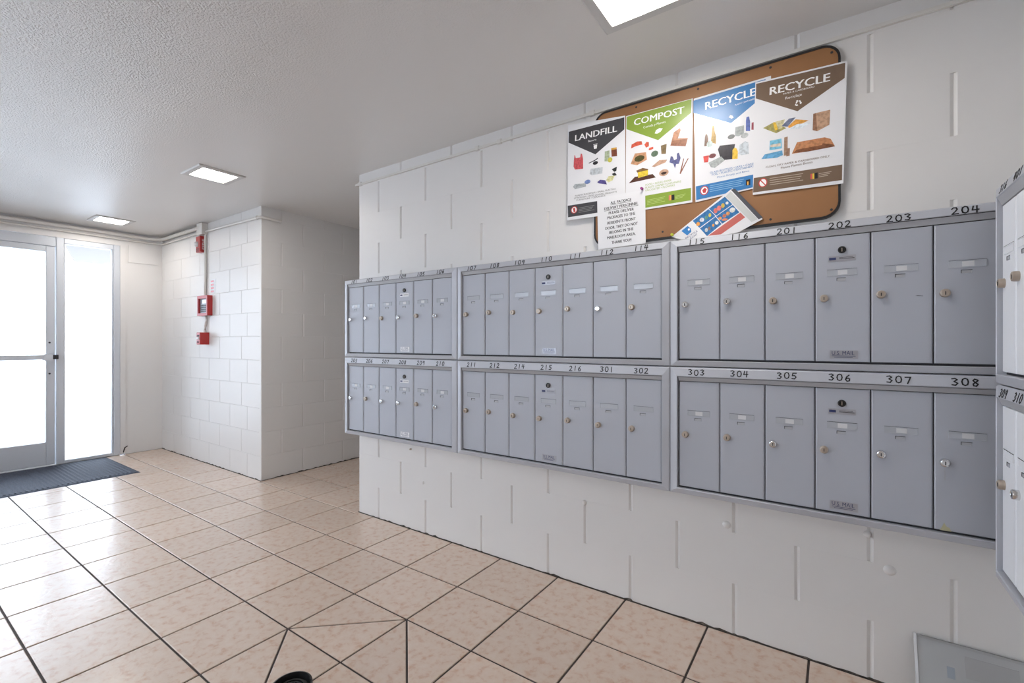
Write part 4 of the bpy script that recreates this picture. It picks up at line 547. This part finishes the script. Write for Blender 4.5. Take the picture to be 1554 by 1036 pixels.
INFO = {'landfill': ('poster', 'white poster with a dark grey LANDFILL header hanging off the board', 'poster', 'waste sorting posters'),
 'compost': ('poster', 'white poster with a green COMPOST header', 'poster', 'waste sorting posters'),
 'blue': ('poster', 'white poster with a blue RECYCLE header, partly under the brown one', 'poster', 'waste sorting posters'),
 'brown': ('poster', 'white poster with a brown RECYCLE header and cardboard pictures', 'poster', 'waste sorting posters'),
 'note': ('typed_notice', 'white typed notice to package delivery personnel overlapping two posters', 'notice', None),
 'flyer': ('brochure', 'tilted recycling brochure in a plastic sleeve tucked behind the mailbox top', 'brochure', None)}
M['gloss'] = mat('glossy_poster_sheet', (.84, .84, .86), .14)
for key, a in ART.items():
    nm, lb, ct, gp = INFO[key]; t = thing(nm, lb, ct, a['loc'], 0, gp)
    c = a['corners'];
    if key == 'note': c = [(x, z) for x, z in c]
    obj('sheet', MB().plate([tuple(q) for q in c], 0, .0011), 'paper' if key == 'note' else 'gloss', t)
    # header/footer colours sit one layer up, pictures and words above them; same-named pieces are joined
    groups = {}
    for it in a['items']: groups.setdefault(it[1] if it[0] != 't' or it[1] not in ('x',) else it[2], []).append(it)
    lay = 0
    for gname, its in groups.items():
        mb = MB(); mats = []; y = -.0002-.00003*lay; lay += 1; pp = None
        for it in its:
            y -= .00003
            colr = it[2] if it[0] != 't' else it[3]
            if colr not in mats: mats.append(colr)
            mi = mats.index(colr)
            if it[0] == 'p': mb.plate([tuple(q) for q in it[3]], y, .00012, mi)
            elif it[0] == 'e':
                (cx, cz), (rx, rz) = it[3], it[4]; mb.plate([(cx+rx*math.cos(k*math.pi/9), cz+rz*math.sin(k*math.pi/9)) for k in range(18)], y, .00012, mi)
            elif it[0] == 'l':
                A, B, w = it[3], it[4], it[5]; mb.plate([(A[0], A[1]-w/2), (B[0], B[1]-w/2), (B[0], B[1]+w/2), (A[0], A[1]+w/2)], y, .00012, mi)
            elif it[0] == 't' and it[1] in ('title', 'notice_text'):
                w = .0011 if it[1] == 'title' else .0005
                for dx in (-w, w): add_text(mb, it[2], (it[4][0]+dx, it[4][1]), (it[5][0]+dx, it[5][1]), it[6], y-.0001-abs(dx+w)*.01, mi, 0)
            elif it[0] == 't': add_text(mb, it[2], it[4], it[5], it[6], y-.0001, mi, 0)
        obj(gname, mb, [cmat(q, 'picture' in gname) for q in mats], t)
def push_pin(x, y, z, m, label):
    t = thing('push_pin', label, 'push pin', (x, y, z)); obj('head', MB().lathe([(.0055, -.0035), (.006, -.006), (.004, -.008), (.0035, -.013), (.0055, -.015), (.005, -.017), (.001, -.0175)], (0, 0, 0), 'y', 12), m, t, smooth=True)
    obj('needle', MB().lathe([(.0008, .004), (.0008, -.0036)], (0, 0, 0), 'y', 6), 'chrome', t)
push_pin(-.678, WY-.0245, 1.793, 'pink', 'purple push pin at the top right corner of the typed notice')
push_pin(-.550, WY-.0275, 1.579, 'yellow', 'yellow push pin at the left tip of the tilted brochure')
# ---------------------------------------------------------------- low things at the picture's foot
px = thing('leaning_plastic_panel', 'low grey translucent-looking plastic panel leaning on the wall below the mailboxes', 'panel', (0, 0, 0))
def lean(u, s, off=0):  # u along wall, s 0 (floor) .. 1 (top)
    return (u+.012*(1-s)*0, WY-.105+.099*s-off, .199*s+.0015)
L0, L1 = .207, XR-.004
def lean_plate(mb, u0, s0, u1, s1, off, th):
    P8 = [lean(u0, s0, off), lean(u1, s0, off), lean(u1, s1, off), lean(u0, s1, off), lean(u0, s0, off-th), lean(u1, s0, off-th), lean(u1, s1, off-th), lean(u0, s1, off-th)]
    return mb.add(P8, [(0,1,2,3),(4,5,6,7),(0,1,5,4),(1,2,6,5),(2,3,7,6),(3,0,4,7)])
obj('sheet', lean_plate(MB(), L0+.004, 0, L1, 1, .004, .004), 'milky', px)
obj('edge_rim', lean_plate(MB(), L0, 0, L0+.007, 1.01, .008, .008), 'rim', px)
obj('top_edge', lean_plate(MB(), L0+.007, .97, L1, 1.0, .0065, .004), 'milkydark', px)
obj('dark_band', lean_plate(MB(), .325, .62, L1-.02, .88, .0050, .001), 'milkydark', px)
obj('blue_mark', lean_plate(MB(), .282, .56, .300, .70, .0048, .0008), 'bluish', px)
ft = thing('floor_cap', 'black round floor cap with a raised rim on the beige tiles', 'floor cap', (-1.420, .815, 0))
obj('ring', MB().lathe([(.068, 0), (.064, .035), (.062, .050), (.056, .052), (.054, .042), (.052, .030)], (0, 0, 0), 'z', 40), 'black', ft, smooth=True)
mb = MB().lathe([(.05, .030), (.05, .034), (.001, .034)], (0, 0, 0), 'z', 24)
for k in range(3): mb.lathe([(.042-.012*k, .034), (.042-.012*k, .040), (.036-.012*k, .040), (.036-.012*k, .0345)], (0, 0, 0), 'z', 28)
obj('ribbed_lid', mb, 'rubber', ft)
tag(obj('cable_stub', MB().tube([(XD+.008, 1.63, .02), (XD+.02, 1.64, .07), (XD+.03, 1.66, .085)], .005), 'black'), 'short black cable end at the foot of the entrance frame', 'cable')
